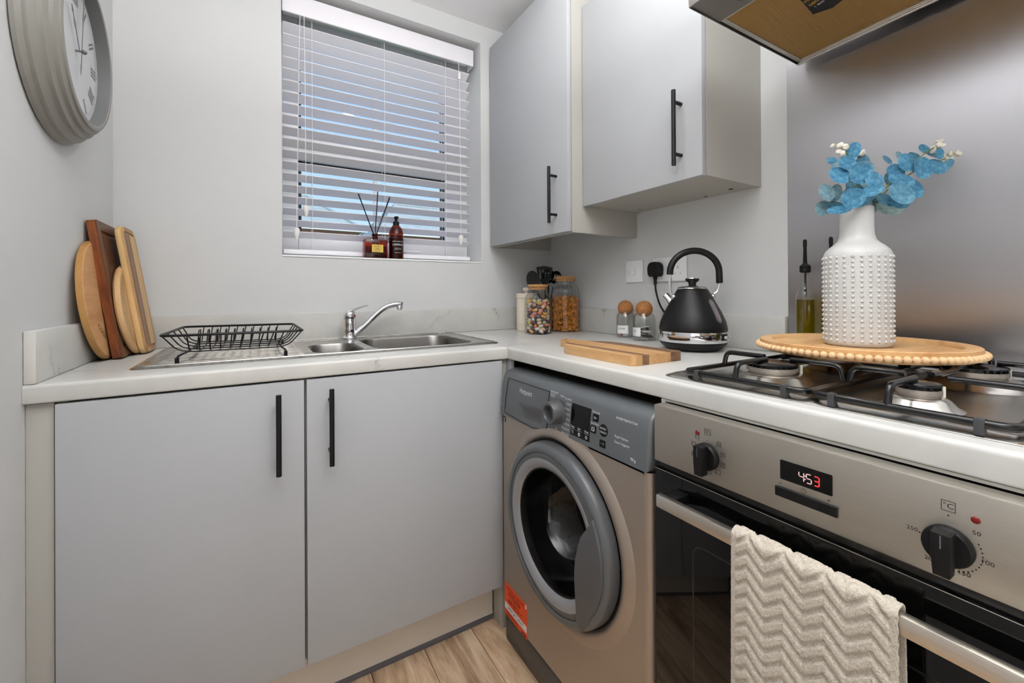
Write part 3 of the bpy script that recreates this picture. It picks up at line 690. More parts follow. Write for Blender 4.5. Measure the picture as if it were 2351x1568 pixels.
# ================================================================== REED DIFFUSER, SOAP
zs_=WZ0+.0024
df=thing('reed_diffuser','square amber reed diffuser with black reeds and a yellow label, on the window sill','diffuser',(-.865,.028,zs_))
X0,X1,Y0,Y1=-.911,-.819,.002,.054
MB().box(X0,X1,Y0,Y1,zs_,zs_+.078,.004,2).build('bottle',M_amber,df); MB().box(X0+.004,X1-.004,Y0+.004,Y1-.004,zs_+.004,zs_+.05,.003).build('liquid',M_amberd,df)
MB().lathe([(.0115,.076),(.0115,.094),(.0145,.096),(.0145,.101),(.010,.102),(.010,.078)],20,(-.865,.028,zs_)).build('neck',M_amber,df)
la=MB().box(-.884,-.838,Y0-.0008,Y0-.0002,zs_+.024,zs_+.056).build('label',plain('label_yellow',(214,182,84),.5),df,'yellow paper label')
t=MB(); t.text('Cotton',.009,FY(-.861,Y0-.0010,zs_+.049)); t.text('AMBER',.006,FY(-.861,Y0-.0010,zs_+.040)); t.text('WOOD',.006,FY(-.861,Y0-.0010,zs_+.0335)); t.text('200 ml  6.76 fl oz',.0036,FY(-.861,Y0-.0010,zs_+.0275)); t.build('lettering',M_print_k,la,smooth=0)
ZR=zs_+.012
for (tx_,tz,ty_) in ((-.935,1.488,.012),(-.928,1.489,.034),(-.853,1.509,.026),(-.806,1.490,.020),(-.801,1.489,.036)):
    bx_=-.865-(tx_+.865)*.42; top=Vector((tx_,ty_,tz)); bot=Vector((max(X0+.012,min(X1-.012,bx_)),.03,ZR)); 
    MB().cyl(bot,top,.0021,n=8).build('reed',M_blkmat,df)
sp2=thing('soap_dispenser','brown pump soap bottle lettered UNWIND, right of the reed diffuser on the sill','soap bottle',(-.776,.03,zs_))
c0=(-.776,.030,zs_)
MB().lathe([(0,0),(.028,0),(.0305,.002),(.0305,.095),(.030,.108),(.0265,.124),(.020,.137),(.0135,.145),(.0125,.150),(0,.150)],36,c0).build('bottle',M_amberd,sp2)
MB().lathe([(0,.004),(.0285,.004),(.0285,.088),(0,.088)],30,c0).build('soap',plain('soap_brown',(62,30,28),.35),sp2)
MB().lathe([(0,.146),(.013,.146),(.013,.160),(.006,.162),(.006,.174),(.0095,.1745),(.0095,.180),(0,.181)],20,c0).build('pump',M_blkpl,sp2)
nz=MB(); nz.box(-.787,-.772,.005,.030,zs_+.1745,zs_+.1805,.002); nz.build('nozzle',M_blkpl,sp2)
t=MB()
for z,s_,wd in ((.0735,.0052,'HOTEL COLLECTION'),(.0595,.0115,'UNWIND'),(.045,.0042,'bergamot, jasmine'),(.040,.0042,'cedarwood & musk'),(.0265,.004,'hand & body wash')): t.text(wd,s_,FY(0,0,z))
for z in (.0525,.0345): t.box(-.0195,.0195,-.0001,.0001,z-.0003,z+.0003)
for v in t.bm.verts:      # wrap round the bottle
    a=v.co.x/.0309; v.co=Vector((-.776+.0309*math.sin(a),.030-.0309*math.cos(a),zs_+v.co.z))
t.build('lettering',M_print_w,sp2,smooth=0)
# ================================================================== CLOCK
ck=thing('wall_clock','large round grey wall clock with Roman numerals on the left wall','clock',(WX,-.459,1.634))
MC=Matrix.Translation((WX,-.459,1.634))@Matrix.Rotation(R(90),4,'Y')
prof=[(0,.0006),(.205,.0006),(.2098,.003),(.2098,.010),(.206,.0145),(.203,.0175),(.2035,.020),(.2035,.024),(.199,.029),(.191,.034),(.1905,.036),(.1905,.041),(.185,.0445),(.1795,.0465),(.179,.048),(.179,.053),(.174,.0555),(.170,.0575),(.170,.0605),(.168,.0618),(.161,.0618),(.1595,.0605)]
MB().lathe(prof,96,M=MC).build('case',M_clock,ck,smooth=40)
MB().lathe([(.1595,.0606),(.1560,.0375),(.1560,.0355)],96,M=MC).build('inner_ring',M_clockin,ck)
di=MB().lathe([(0,.036),(.1562,.036)],96,M=MC).build('dial',M_dial,ck)
t=MB(); xd=WX+.0364
for i in range(60):
    a=2*PI*i/60; big=i%5==0; r=.1475
    s_=.0019 if big else .0009
    t.lathe([(0,0),(s_,0)],8,M=Matrix.Translation((xd,-.459+r*math.sin(a),1.634+r*math.cos(a)))@Matrix.Rotation(R(90),4,'Y'))
t.lathe([(.1425,.0),(.1431,.0)],72,M=Matrix.Translation((xd,-.459,1.634))@Matrix.Rotation(R(90),4,'Y'))
RN=['XII','I','II','III','IIII','V','VI','VII','VIII','IX','X','XI']
for i,rn in enumerate(RN):
    a=2*PI*i/12; tt=MB(); x=0; HH=.032; parts=[]
    wd={'I':.0085,'V':.017,'X':.017}; tot=sum(wd[c_] for c_ in rn); x=-tot/2
    for c_ in rn:
        w_=wd[c_]; cx=x+w_/2; x+=w_
        def st(xa,xb,th): tt.poly([(0,xa-th/2,-HH/2),(0,xa+th/2,-HH/2),(0,xb+th/2,HH/2),(0,xb-th/2,HH/2)])
        if c_=='I': st(cx,cx,.0042)
        if c_=='V': st(cx,cx-.0055,.0042); st(cx,cx+.0055,.0014)
        if c_=='X': st(cx+.0055,cx-.0055,.0042); st(cx-.0055,cx+.0055,.0014)
    for zz in (-1,1): tt.poly([(0,-tot/2,zz*HH/2-.0005),(0,tot/2,zz*HH/2-.0005),(0,tot/2,zz*HH/2+.0005),(0,-tot/2,zz*HH/2+.0005)])
    tt.bm.transform(Matrix.Translation((xd,-.459,1.634))@Matrix.Rotation(-a,4,'X')@Matrix.Translation((0,0,.121))); t._take(tt.bm)
t.build('numerals',M_hand,di,smooth=0)
hb=MB().cyl((WX+.0361,-.459,1.634),(WX+.0505,-.459,1.634),.002,n=14).build('spindle',M_hand,ck)
def hand(name,ang,L,tail,x,w):
    h=MB()
    def pt(y,z): return Vector((x,y,z))
    pr=[(-.0012,-tail*.5),(-.0034,-tail*.66),(0,-tail),(.0034,-tail*.66),(.0012,-tail*.5),(.0011,L*.45),(w,L*.60),(.0009,L*.75),(.0008,L*.82),(w*.8,L*.86),(0,L),(-w*.8,L*.86),(-.0008,L*.82),(-.0009,L*.75),(-w,L*.60),(-.0011,L*.45)]
    h.prism([(p[0],p[1]) for p in pr],-.0006,.0006,'x'); h.bm.transform(Matrix.Translation((x,-.459,1.634))@Matrix.Rotation(-R(ang),4,'X')); return h.build(name,M_hand,ck,smooth=0)
hand('hour_hand',-31,.094,.001,WX+.0435,.005); hand('minute_hand',7,.138,.056,WX+.0470,.004)
MB().lathe([(0,.006),(.004,.0035),(.0055,.0),(.004,-.0035),(0,-.006)],14,M=Matrix.Translation((WX+.0505,-.459,1.634))@Matrix.Rotation(R(90),4,'Y')).build('hub_cap',M_hand,ck)
# ================================================================== WASHING MACHINE
wm=thing('washing_machine','graphite front-loading washing machine with dark grey fascia between the cupboards and oven','washing machine',(-.36,-.917,0))
F=-.630; WY0,WY1=-1.213,-.622; DYC,DZC=-.921,.486
def washer_body():
    """steel shell: rounded front with the porthole cut out, sides, top and back"""
    m=MB(); ro=.016; N=64; hole=[(DYC+.214*math.cos(2*PI*i/N),DZC+.214*math.sin(2*PI*i/N)) for i in range(N)]
    t=bmesh.new(); out=rrect(WY0+ro,WY1-ro,.092+.004,.724-.004,.004,2)
    def lp_(P_): L=[t.verts.new((F,p[0],p[1])) for p in P_]; return [t.edges.new((L[i],L[(i+1)%len(L)])) for i in range(len(L))]
    e=lp_(out)+lp_(hole); bmesh.ops.triangle_fill(t,edges=e,use_beauty=True); m._take(t)
    A=[m.bm.verts.new((F,*p)) for p in hole]; B=[m.bm.verts.new((F+.05,*p)) for p in hole]
    for i in range(N): m.bm.faces.new((A[i],A[(i+1)%N],B[(i+1)%N],B[i]))
    prof=[(F+ro-ro*math.sin(R(a)),ro-ro*math.cos(R(a))) for a in range(90,-1,-15)]+[(-.08,0)]
    for sgn,yb in ((1,WY0),(-1,WY1)):
        L0=[m.bm.verts.new((x,yb+sgn*q,.092)) for x,q in prof]; L1=[m.bm.verts.new((x,yb+sgn*q,.724)) for x,q in prof]
        for i in range(len(prof)-1): m.bm.faces.new((L0[i],L0[i+1],L1[i+1],L1[i]))
    m.quad((-.08,WY0,.092),(-.08,WY1,.092),(-.08,WY1,.724),(-.08,WY0,.724)); m.quad((F+.01,WY0+.005,.724),(-.08,WY0+.005,.724),(-.08,WY1-.005,.724),(F+.01,WY1-.005,.724)); m.quad((F+.008,WY0+.005,.0922),(-.08,WY0+.005,.0922),(-.08,WY1-.005,.0922),(F+.008,WY1-.005,.0922))
    return m
washer_body().build('body',M_wash,wm,smooth=50)
MB().box(F+.045,-.08,WY0+.004,WY1-.004,.7255,.842,.004,2).build('lid',M_washtop,wm)
MB().box(F+.004,-.10,WY0+.006,WY1-.006,0,.0905,.012,2).build('plinth_panel',M_washp,wm)
def fasc_poly():
    return [(F+.060,.8455),(F+.044,.8455),(F+.026,.842),(F+.013,.834),(F+.006,.824),(F+.001,.800),(F-.003,.760),(F-.005,.7265),(F+.060,.7265)]
m=MB(); m.prism(fasc_poly(),WY0,WY1,'y',.010,3); m.box(F-.005,F+.02,-.832,WY1+.0,.704,.7275,.004,2)
# sloping step where the deeper drawer part ends
m.prism([(-.832,.704),(-.832,.7275),(-.868,.7275)],F-.005,F+.02,'x')
m.build('fascia',M_washf,wm,smooth=40)
FP=[(.0,-.005),(.7265,-.005),(.760,-.003),(.800,.001),(.824,.006),(.84,.015)]
def FS(z):      # how far the fascia leans back at height z
    for (z0,x0),(z1,x1) in zip(FP,FP[1:]):
        if z<=z1: return x0+(x1-x0)*max(0,z-z0)/(z1-z0)+.005
    return .02
def lean(mb):
    for v in mb.bm.verts: v.co.x+=FS(v.co.z)
    return mb
dr=MB(); fx=F-.0062
MBd=MB(); MBd.prism([(-.862,.716),(-.874,.727),(-.874,.820),(-.660,.820),(-.652,.716),(-.800,.708)],F-.0062,F+.005,'x',.0012,1); dw=lean(MBd).build('drawer',M_washf,wm)
gl=MB()
dp=[(-.862,.716),(-.874,.727),(-.874,.820),(-.660,.820),(-.652,.716),(-.800,.708)]
for a,b in zip(dp,dp[1:]+dp[:1]): gl.tube([Vector((F-.0056,*a)).lerp(Vector((F-.0056,*b)),k/6) for k in range(7)],.0010,6)
lean(gl).build('drawer_gap',M_dark,wm)
rc=MB(); pts=[(-.730,.762),(-.846,.768),(-.851,.764),(-.851,.737),(-.848,.733),(-.770,.729)]
ins=[(-.750,.756),(-.842,.762),(-.845,.758),(-.845,.744),(-.842,.741),(-.785,.738)]
A=[rc.bm.verts.new((F-.0064,*p)) for p in pts]; B=[rc.bm.verts.new((F-.0063,*p)) for p in ins]
for i in range(6): rc.bm.faces.new((A[i],A[(i+1)%6],B[(i+1)%6],B[i]))
lean(rc).build('grip_edge',M_washd,dw,smooth=0)
rc=MB(); rc.poly([(F-.0064,*p) for p in ins]); lean(rc).build('grip_recess',M_washp,dw,smooth=0)
kc=(-.9195,.7790)
kb=MB(); kb.lathe([(.0305,0),(.031,.002),(.0285,.004),(.0275,.028),(.0262,.0305),(.0205,.031),(.0195,.0295),(.0185,.012),(0,.010)],40,M=Matrix.Translation((F-.0035,kc[0],kc[1]))@Matrix.Rotation(R(-90),4,'Y'),fn=lambda r,z,a:r+(.0005*math.cos(20*a) if .003<z<.029 and r>.027 else 0)).build('programme_knob',M_washd,wm,smooth=40)
def lean_prism(*a): return lean(MB().prism(*a))
# prints, display, buttons
sc_=MB()
for i in range(8): z0,z1=.737+.075*i/8,.737+.075*(i+1)/8; sc_.quad((F-.0056,-.970,z0),(F-.0056,-1.040,z0),(F-.0056,-1.040,z1),(F-.0056,-.970,z1))
lean(sc_).build('display_screen',M_gloss,wm,smooth=0)
t=MB()
def tx(s,sz,y,z,al='CENTER',dx=-.0054,sx=1): t.text(s,sz,FX(F+dx,y,z),al,sx)
tx('Hotpoint',.0215,-.764,.797,dx=-.0066,sx=.82)
pr=[('Anti Stain 40°',.8225,-.906),('Full Load',.8165,-.900),('45 min',.8115,-.900)]
for s_,z,y in pr: tx(s_,.0058,y+.012,z)
tx('Mixed',.0058,-.928,.819); tx('Eco 40-60',.0058,-.953,.8165)
for i,s_ in enumerate(('Cotton','Synthetics','Delicates','Wool','Anti-Allergy','Spin & Drain','Rinse & Spin')):
    z=.806-.0122*i; tx(s_,.0058,-.9655,z,'RIGHT'); t.box(F-.0054,F-.0052,-.9655,-.944+.004*(i>4),z-.0040,z-.0037)
tx('30°C',.0058,-.890,.741); tx('Baby',.0058,-.914,.735)
tx('Key Lock',.0065,-1.056,.8085); tx('Extra Rinse',.0065,-1.053,.783)
tx('INVERTERMOTOR',.0065,-1.148,.812,sx=1.15); tx('Rapid Option',.0072,-1.118,.774,'LEFT'); tx('Steam Hygiene',.0072,-1.118,.7625,'LEFT'); tx('9Kg',.0092,-1.172,.740)
for yy,zz in ((-1.1115,.774),(-1.111,.7625)): t.lathe([(.0028,0),(.0034,0)],14,M=Matrix.Translation((F-.0048,yy,zz))@Matrix.Rotation(R(-90),4,'Y'))
lean(t).build('panel_lettering',M_print_w,wm,smooth=0,kind='stuff')
t=MB()
for s_,y in (('Temp',-.978),('Spin',-1.003),('Delay',-1.029)):
    z=.7575; t.text(s_,.0062,FX(F-.0059,y,z)); t.box(F-.0060,F-.0058,y-.008,y+.008,z-.0055,z-.0051)
t.text('°C',.0085,FX(F-.0059,-.978,.7445))
t.lathe([(.0022,0),(.0038,0)],16,M=Matrix.Translation((F-.0059,-1.003,.7445))@Matrix.Rotation(R(-90),4,'Y')); t.lathe([(.0032,0),(.0039,0)],16,M=Matrix.Translation((F-.0059,-1.029,.7445))@Matrix.Rotation(R(-90),4,'Y')); t.text('½',.006,FX(F-.0059,-1.029,.7445))
lean(t).build('display_lettering',M_print_w,wm,smooth=0)
for nm,y,z in (('lock',-1.0565,.7965),('rinse',-1.051,.7695),('start',-1.083,.7465)):
    b=MB().prism(rrect(y-.009,y+.009,z-.008,z+.008,.0015,2),F-.0062,F,'x'); b=lean(b).build('touch_button',M_gloss,wm)
    e=MB()
    if nm=='lock': e.lathe([(.0022,0),(.0029,0)],12,M=Matrix.Translation((F-.0065,y+.002,z))@Matrix.Rotation(R(-90),4,'Y')); e.box(F-.0065,F-.0063,y-.005,y-.0008,z-.0004,z+.0004)
    elif nm=='rinse': e.text('□',.012,FX(F-.0065,y,z)); e.box(F-.0065,F-.0063,y-.003,y+.003,z-.0035,z-.0029); e.box(F-.0065,F-.0063,y+.0024,y+.003,z-.003,z+.003); e.box(F-.0065,F-.0063,y-.003,y-.0024,z-.003,z+.003)
    else: e.text('> II',.0075,FX(F-.0065,y,z))
    lean(e).build('icon',M_print_w if nm!='start' else M_washr,b,smooth=0)
b=MB().lathe([(0,.005),(.0125,.005),(.0135,.004),(.0135,0)],28,M=Matrix.Translation((F-.0015,-1.0835,.7755))@Matrix.Rotation(R(-90),4,'Y')); b=lean(b).build('extra_touch_button',M_gloss,wm)
e=MB(); e.text('EXTRA',.0062,FX(F-.0068,-1.0835,.7795)); e.text('TOUCH',.0062,FX(F-.0068,-1.0835,.7715)); lean(e).build('icon',M_print_w,b,smooth=0)
e=MB(); e.box(F-.0012,F-.0002,-.649,-.635,.683,.699,.0003,1); wo=e.build('badge',M_print_k,wm); e=MB(); e.lathe([(.0022,0),(.0046,0)],3,M=Matrix.Translation((F-.0014,-.642,.692))@Matrix.Rotation(R(-90),4,'Y')@Matrix.Rotation(R(180),4,'Z')); e.box(F-.0015,F-.0013,-.646,-.638,.6855,.6868); e.build('icon',M_print_w,wo,smooth=0)
# raised arch round the door
MX=Matrix.Translation((F,DYC,DZC))@Matrix.Rotation(R(-90),4,'Y')
MB().lathe([(.2575,-.003),(.252,.001),(.246,.0045),(.238,.0085),(.229,.010),(.222,.008),(.2185,.003),(.217,-.003)],96,M=MX).build('door_surround',M_wash,wm,smooth=80)
ds=MB(); ds.lathe([(.2175,.0005),(.212,.0005)],96,M=MX); ds.build('door_gap',M_dark,wm)
dn=MB().lathe([(.2125,.004),(.2125,.016),(.2115,.024),(.208,.030),(.202,.034),(.190,.0355),(.1885,.0350),(.1878,.0335),(.187,.0345),(.180,.036),(.174,.036)],96,M=MX).build('door',M_washd,wm,smooth=45)
MB().lathe([(.2095,.0285),(.2035,.0343),(.190,.0361),(.1885,.0352)],96,M=MX).build('outer_ring',M_washf,dn,smooth=60)
MB().lathe([(.174,.0361),(.168,.0365),(.152,.030),(.148,.026)],96,M=MX).build('inner_ring',M_washr,dn,smooth=60)
MB().lathe([(.1478,.027),(.1465,.022),(.144,.0),(.141,-.020),(.132,-.045),(.115,-.075),(.092,-.098),(.05,-.106),(0,-.108)],72,M=MX).build('door_glass',M_wglass,dn,smooth=80)
MB().lathe([(.151,.024),(.149,.0262),(.1455,.0262),(.144,.024)],72,M=MX).build('glass_rim',M_gloss,dn,smooth=80)
# inside: dark gasket and drum seen through the glass
MB().lathe([(.158,.0),(.158,-.05),(.150,-.07),(.146,-.075)],64,M=MX).build('rubber_gasket',M_blkpl,wm)
dm=MB().lathe([(.235,-.09),(.240,-.10),(.240,-.34),(.225,-.36),(0,-.365)],64,M=MX).build('drum',M_drum,wm,smooth=50)
MB().lathe([(.146,-.082),(.2345,-.09)],64,M=MX).build('drum_lip',M_drum,dm)
hl=MB()
for k in range(9):
    for i in range(46):
        a=2*PI*(i+.5*(k%2))/46; z=-.12-.024*k; q=MX@Vector((.2394*math.cos(a),.2394*math.sin(a),z)); nrm=(MX.to_3x3()@Vector((-math.cos(a),-math.sin(a),0))).normalized()
        u=nrm.orthogonal().normalized(); w=nrm.cross(u); hl.poly([q+nrm*.0008+.0042*(math.cos(t_)*u+math.sin(t_)*w) for t_ in (0,1.05,2.09,3.14,4.19,5.24)])
hl.build('drum_holes',M_dark,dm,smooth=0,kind='stuff')
for k in range(3):
    a=R(20+120*k); M_=MX@Matrix.Rotation(a,4,'Z'); l_=MB(); l_.box(.195,.240,-.022,.022,-.30,-.115,.012,3,M=M_); l_.build('paddle_fin',M_washr,dm)
# the grip pad on the right of the door
pd=MB(); g=[]
for i in range(15): a=R(-62+94*i/14); g.append((DYC-.196*math.cos(a),DZC+.196*math.sin(a)))
inner=[(-1.058,.545),(-1.046,.531),(-1.036,.505),(-1.027,.470),(-1.024,.43),(-1.028,.385),(-1.038,.345),(-1.05,.325)]
gp=g[::-1]
padpoly=[p for p in gp]+[(-1.012,.313)][:0]
pp=[(y,z) for y,z in g if z>.318]+[(-1.072,.566)]+inner
def hull(P):
    P=sorted(P); 
    def half(P):
        h=[]
        for p in P:
            while len(h)>1 and (h[-1][0]-h[-2][0])*(p[1]-h[-2][1])-(h[-1][1]-h[-2][1])*(p[0]-h[-2][0])<=0: h.pop()
            h.append(p)
        return h
    a=half(P); b=half(P[::-1]); return a[:-1]+b[:-1]
pd.prism(hull(pp),F-.041,F-.030,'x',.004,3); pd.build('door_grip',M_washd,dn,smooth=45)
# sticker
st=MB().box(F-.0008,F-.0002,-.764,-.6375,.090,.1885).build('sticker',M_orange,wm,'orange warranty sticker')
w=MB(); w.box(F-.0011,F-.0009,-.763,-.6385,.1085,.1275); w.box(F-.0011,F-.0009,-.763,-.756,.176,.1875); w.build('white_band',M_paper,st)
t=MB()
for s_,sz,y,z,sx in (('REGISTER FOR YOUR FREE',.0085,-.700,.1775,.95),('10',.019,-.667,.163,.9),('YEAR PARTS',.0088,-.703,.1675,1),('GUARANTEE',.0088,-.703,.1585,1),('CALL FREE NOW',.0055,-.695,.1505,1),('0800 497 0614',.0135,-.698,.1410,.95),('terms apply',.004,-.695,.1325,1),('IMPORTANT',.0165,-.701,.1175,.95)): t.text(s_,sz,FX(F-.0013,y,z),sx=sx)
for i in range(4): t.box(F-.0011,F-.0009,-.715,-.648,.0935+.0032*i,.0941+.0032*i)
t.box(F-.0013,F-.0011,-.760,-.734,.0925,.0995); t.build('sticker_lettering',M_print_k,st,smooth=0)
t=MB(); t.text('Hotpoint',.006,FX(F-.0016,-.747,.096)); t.build('sticker_logo',M_orange,st,smooth=0)
# ================================================================== OVEN
OY0,OY1=-1.817,-1.222
hs=thing('oven_housing','pale cabinet carcass around the built-in oven, seen under the worktop','cupboard',(-.32,-1.52,0))
MB().box(-.598,-.05,OY1-.001,OY1+.0085,.0,.8695).build('side_panel',M_carc,hs); MB().box(-.598,-.05,OY0-.0095,OY0+.0,.0,.8695).build('side_panel',M_carc,hs)
MB().box(-.5965,-.585,OY0+.001,OY1-.0015,.8655,.8695).build('top_rail',M_carc,hs); MB().box(-.59,-.57,OY0+.001,OY1-.0015,0,.14).build('base_panel',M_plinth,hs)
ov=thing('built_in_oven','stainless steel and black glass built-in oven with a bar handle under the hob','oven',(-.35,-1.52,.15))
MB().box(-.600,-.06,OY0+.004,OY1-.004,.150,.8625).build('cavity',M_dark,ov)
MB().box(F,-.6005,OY0,OY1,.757,.8645,.0025,2).build('control_panel',M_ovenst,ov)
dor=MB().box(F+.002,-.6005,OY0,OY1,.152,.7435,.002,2).build('door',M_ovglass,ov)
MB().box(F+.0014,F+.0022,OY0+.0001,OY1-.0001,.7424,.7432).build('top_trim',M_handst,dor)
MB().box(F+.008,-.601,OY0+.003,OY1-.003,.7440,.7565).build('vent_slot',M_enam,ov)
wn=MB(); ir=rrect(OY0+.085,OY1-.085,.22,.635,.02,5); ou=rrect(OY0+.082,OY1-.082,.217,.638,.022,5)
A=[wn.bm.verts.new((F+.0018,*p)) for p in ir]; B=[wn.bm.verts.new((F+.0018,*p)) for p in ou]
for i in range(len(A)): wn.bm.faces.new((A[i],A[(i+1)%len(A)],B[(i+1)%len(A)],B[i]))
wn.build('window_outline',plain('glass_print',(34,33,32),.12),dor,smooth=0)
hb=MB().box(-.680,-.667,-1.775,-1.268,.699,.7215,.0025,2).build('handle',M_handst,dor)
for y in (-1.285,-1.757): MB().box(-.6672,F+.0018,y-.014,y+.014,.702,.720,.002).build('handle_mount',M_blkpl,hb)
def knob(y,z,r,ang):
    M_=Matrix.Translation((F,y,z))@Matrix.Rotation(R(-90),4,'Y')
    k=MB(); k.lathe([(r,0),(r,.006),(r*.97,.0085),(r*.9,.010),(0,.010)],36,M=M_); 
    gr=[(-.0068,-r*1.22),(.0068,-r*1.22),(.0085,-r*.2),(.0085,r*.93),(-.0085,r*.93),(-.0085,-r*.2)]
    k.prism([(y+p[0],z+p[1]) for p in gr],F-.027,F-.008,'x',.002,2)
    o=k.build('knob',M_blkpl,ov,smooth=40); MB().box(F-.0275,F-.0268,y-.0006,y+.0006,z+r*.2,z+r*.85).build('pointer',M_seal,o); return o
knob(-1.3355,.800,.0225,0); knob(-1.6315,.7975,.0215,0)
for y,z in ((-1.3172,.8355),(-1.6525,.8345)): MB().lathe([(0,.0028),(.003,.002),(.0039,0)],16,M=Matrix.Translation((F,y,z))@Matrix.Rotation(R(-90),4,'Y')).build('indicator_lamp',M_red,ov,'small red indicator lamp')
ds_=MB().prism(rrect(-1.5205,-1.4545,.8065,.8345,.0015,2),F-.0012,F,'x').build('clock_display',M_gloss,ov)
seg={'4':'bcfg','5':'acdfg','3':'abcdg','8':'abcdefg'}
def digit(mb,ch,y,z,w=.0062,h=.0125,th=.0013):
    P={'a':(0,h/2,1),'g':(0,0,1),'d':(0,-h/2,1),'f':(-w/2,h/4,0),'b':(w/2,h/4,0),'e':(-w/2,-h/4,0),'c':(w/2,-h/4,0)}
    for s_ in seg[ch]:
        dx,dz,hz=P[s_]; yy=y-dx; zz=z+dz
        if hz: mb.box(F-.0016,F-.0013,yy-w/2+.0007,yy+w/2-.0007,zz-th/2,zz+th/2)
        else: mb.box(F-.0016,F-.0013,yy-th/2,yy+th/2,zz-h/4+.0005,zz+h/4-.0005)
m=MB(); digit(m,'4',-1.483,.8195); digit(m,'5',-1.4925,.8195); 
for z in (.8175,.8220): m.box(F-.0016,F-.0013,-1.4886,-1.4872,z-.0007,z+.0007)
m.build('display_digits',M_led2,ds_,smooth=0); m=MB(); digit(m,'3',-1.502,.8195); m.build('display_digit',M_led,ds_,'glowing red digit',smooth=0)
MB().prism(rrect(-1.5265,-1.4475,.7805,.7945,.001,2),F-.003,F,'x',.0008,1).build('button_strip',M_blkpl,ov)
t=MB(); dx=F-.0004
def pt(s_,sz,y,z,sx=1): t.text(s_,sz,FX(dx,y,z),sx=sx)
def boxo(y,z,hw,hh,th=.0005):
    for a in ((y-hw,y+hw,z+hh-th,z+hh),(y-hw,y+hw,z-hh,z-hh+th),(y-hw,y-hw+th,z-hh,z+hh),(y+hw-th,y+hw,z-hh,z+hh)): t.box(dx-.0001,dx+.0003,*a)
boxo(-1.3365,.8418,.0052,.0052); pt('0',.009,-1.3365,.8418)
for y,z in ((-1.3168,.8285),(-1.3095,.8135),(-1.3095,.7960),(-1.3575,.8270),(-1.3645,.8115),(-1.3645,.7945),(-1.3562,.7800),(-1.3390,.7745)):
    boxo(y,z,.0036,.0038,.0004)
for y,z,s_ in ((-1.3168,.8292,'~'),(-1.3095,.7960,'*'),(-1.3575,.8270,'o'),(-1.3645,.8115,'Y'),(-1.3645,.7945,'Y'),(-1.3390,.7745,'Y')): pt(s_,.0065,y,z)
for k in range(10):
    a=R(36*k); t.lathe([(0,0),(.0007,0)],8,M=Matrix.Translation((dx,-1.3355-.0272*math.sin(a),.800+.0272*math.cos(a)))@Matrix.Rotation(R(-90),4,'Y'))
boxo(-1.6315,.8408,.0058,.0058); pt('°C',.0085,-1.6315,.8408)
for s_,y,z in (('250',-1.6010,.8020),('50',-1.6532,.8207),('100',-1.6610,.7932),('150',-1.6435,.7725),('200',-1.6165,.7745)): pt(s_,.0064,y,z,1.1)
t.lathe([(0,0),(.0009,0)],8,M=Matrix.Translation((dx,-1.6315,.8305))@Matrix.Rotation(R(-90),4,'Y')); t.lathe([(0,0),(.0009,0)],8,M=Matrix.Translation((dx,-1.6075,.8005))@Matrix.Rotation(R(-90),4,'Y'))
for k in range(14):
    a=R(62+9.2*k); t.lathe([(0,0),(.0008,0)],8,M=Matrix.Translation((dx,-1.6315-.0262*math.sin(a),.7975+.0262*math.cos(a)))@Matrix.Rotation(R(-90),4,'Y'))
pt('-',.010,-1.4545,.8003,1.3); pt('+',.0085,-1.516,.7985); t.lathe([(.0029,0),(.0034,0)],20,M=Matrix.Translation((dx,-1.4855,.8003))@Matrix.Rotation(R(-90),4,'Y')); t.box(dx-.0001,dx+.0003,-1.4858,-1.4852,.8003,.8025)
t.build('panel_symbols',M_print_k,ov,smooth=0,kind='stuff')
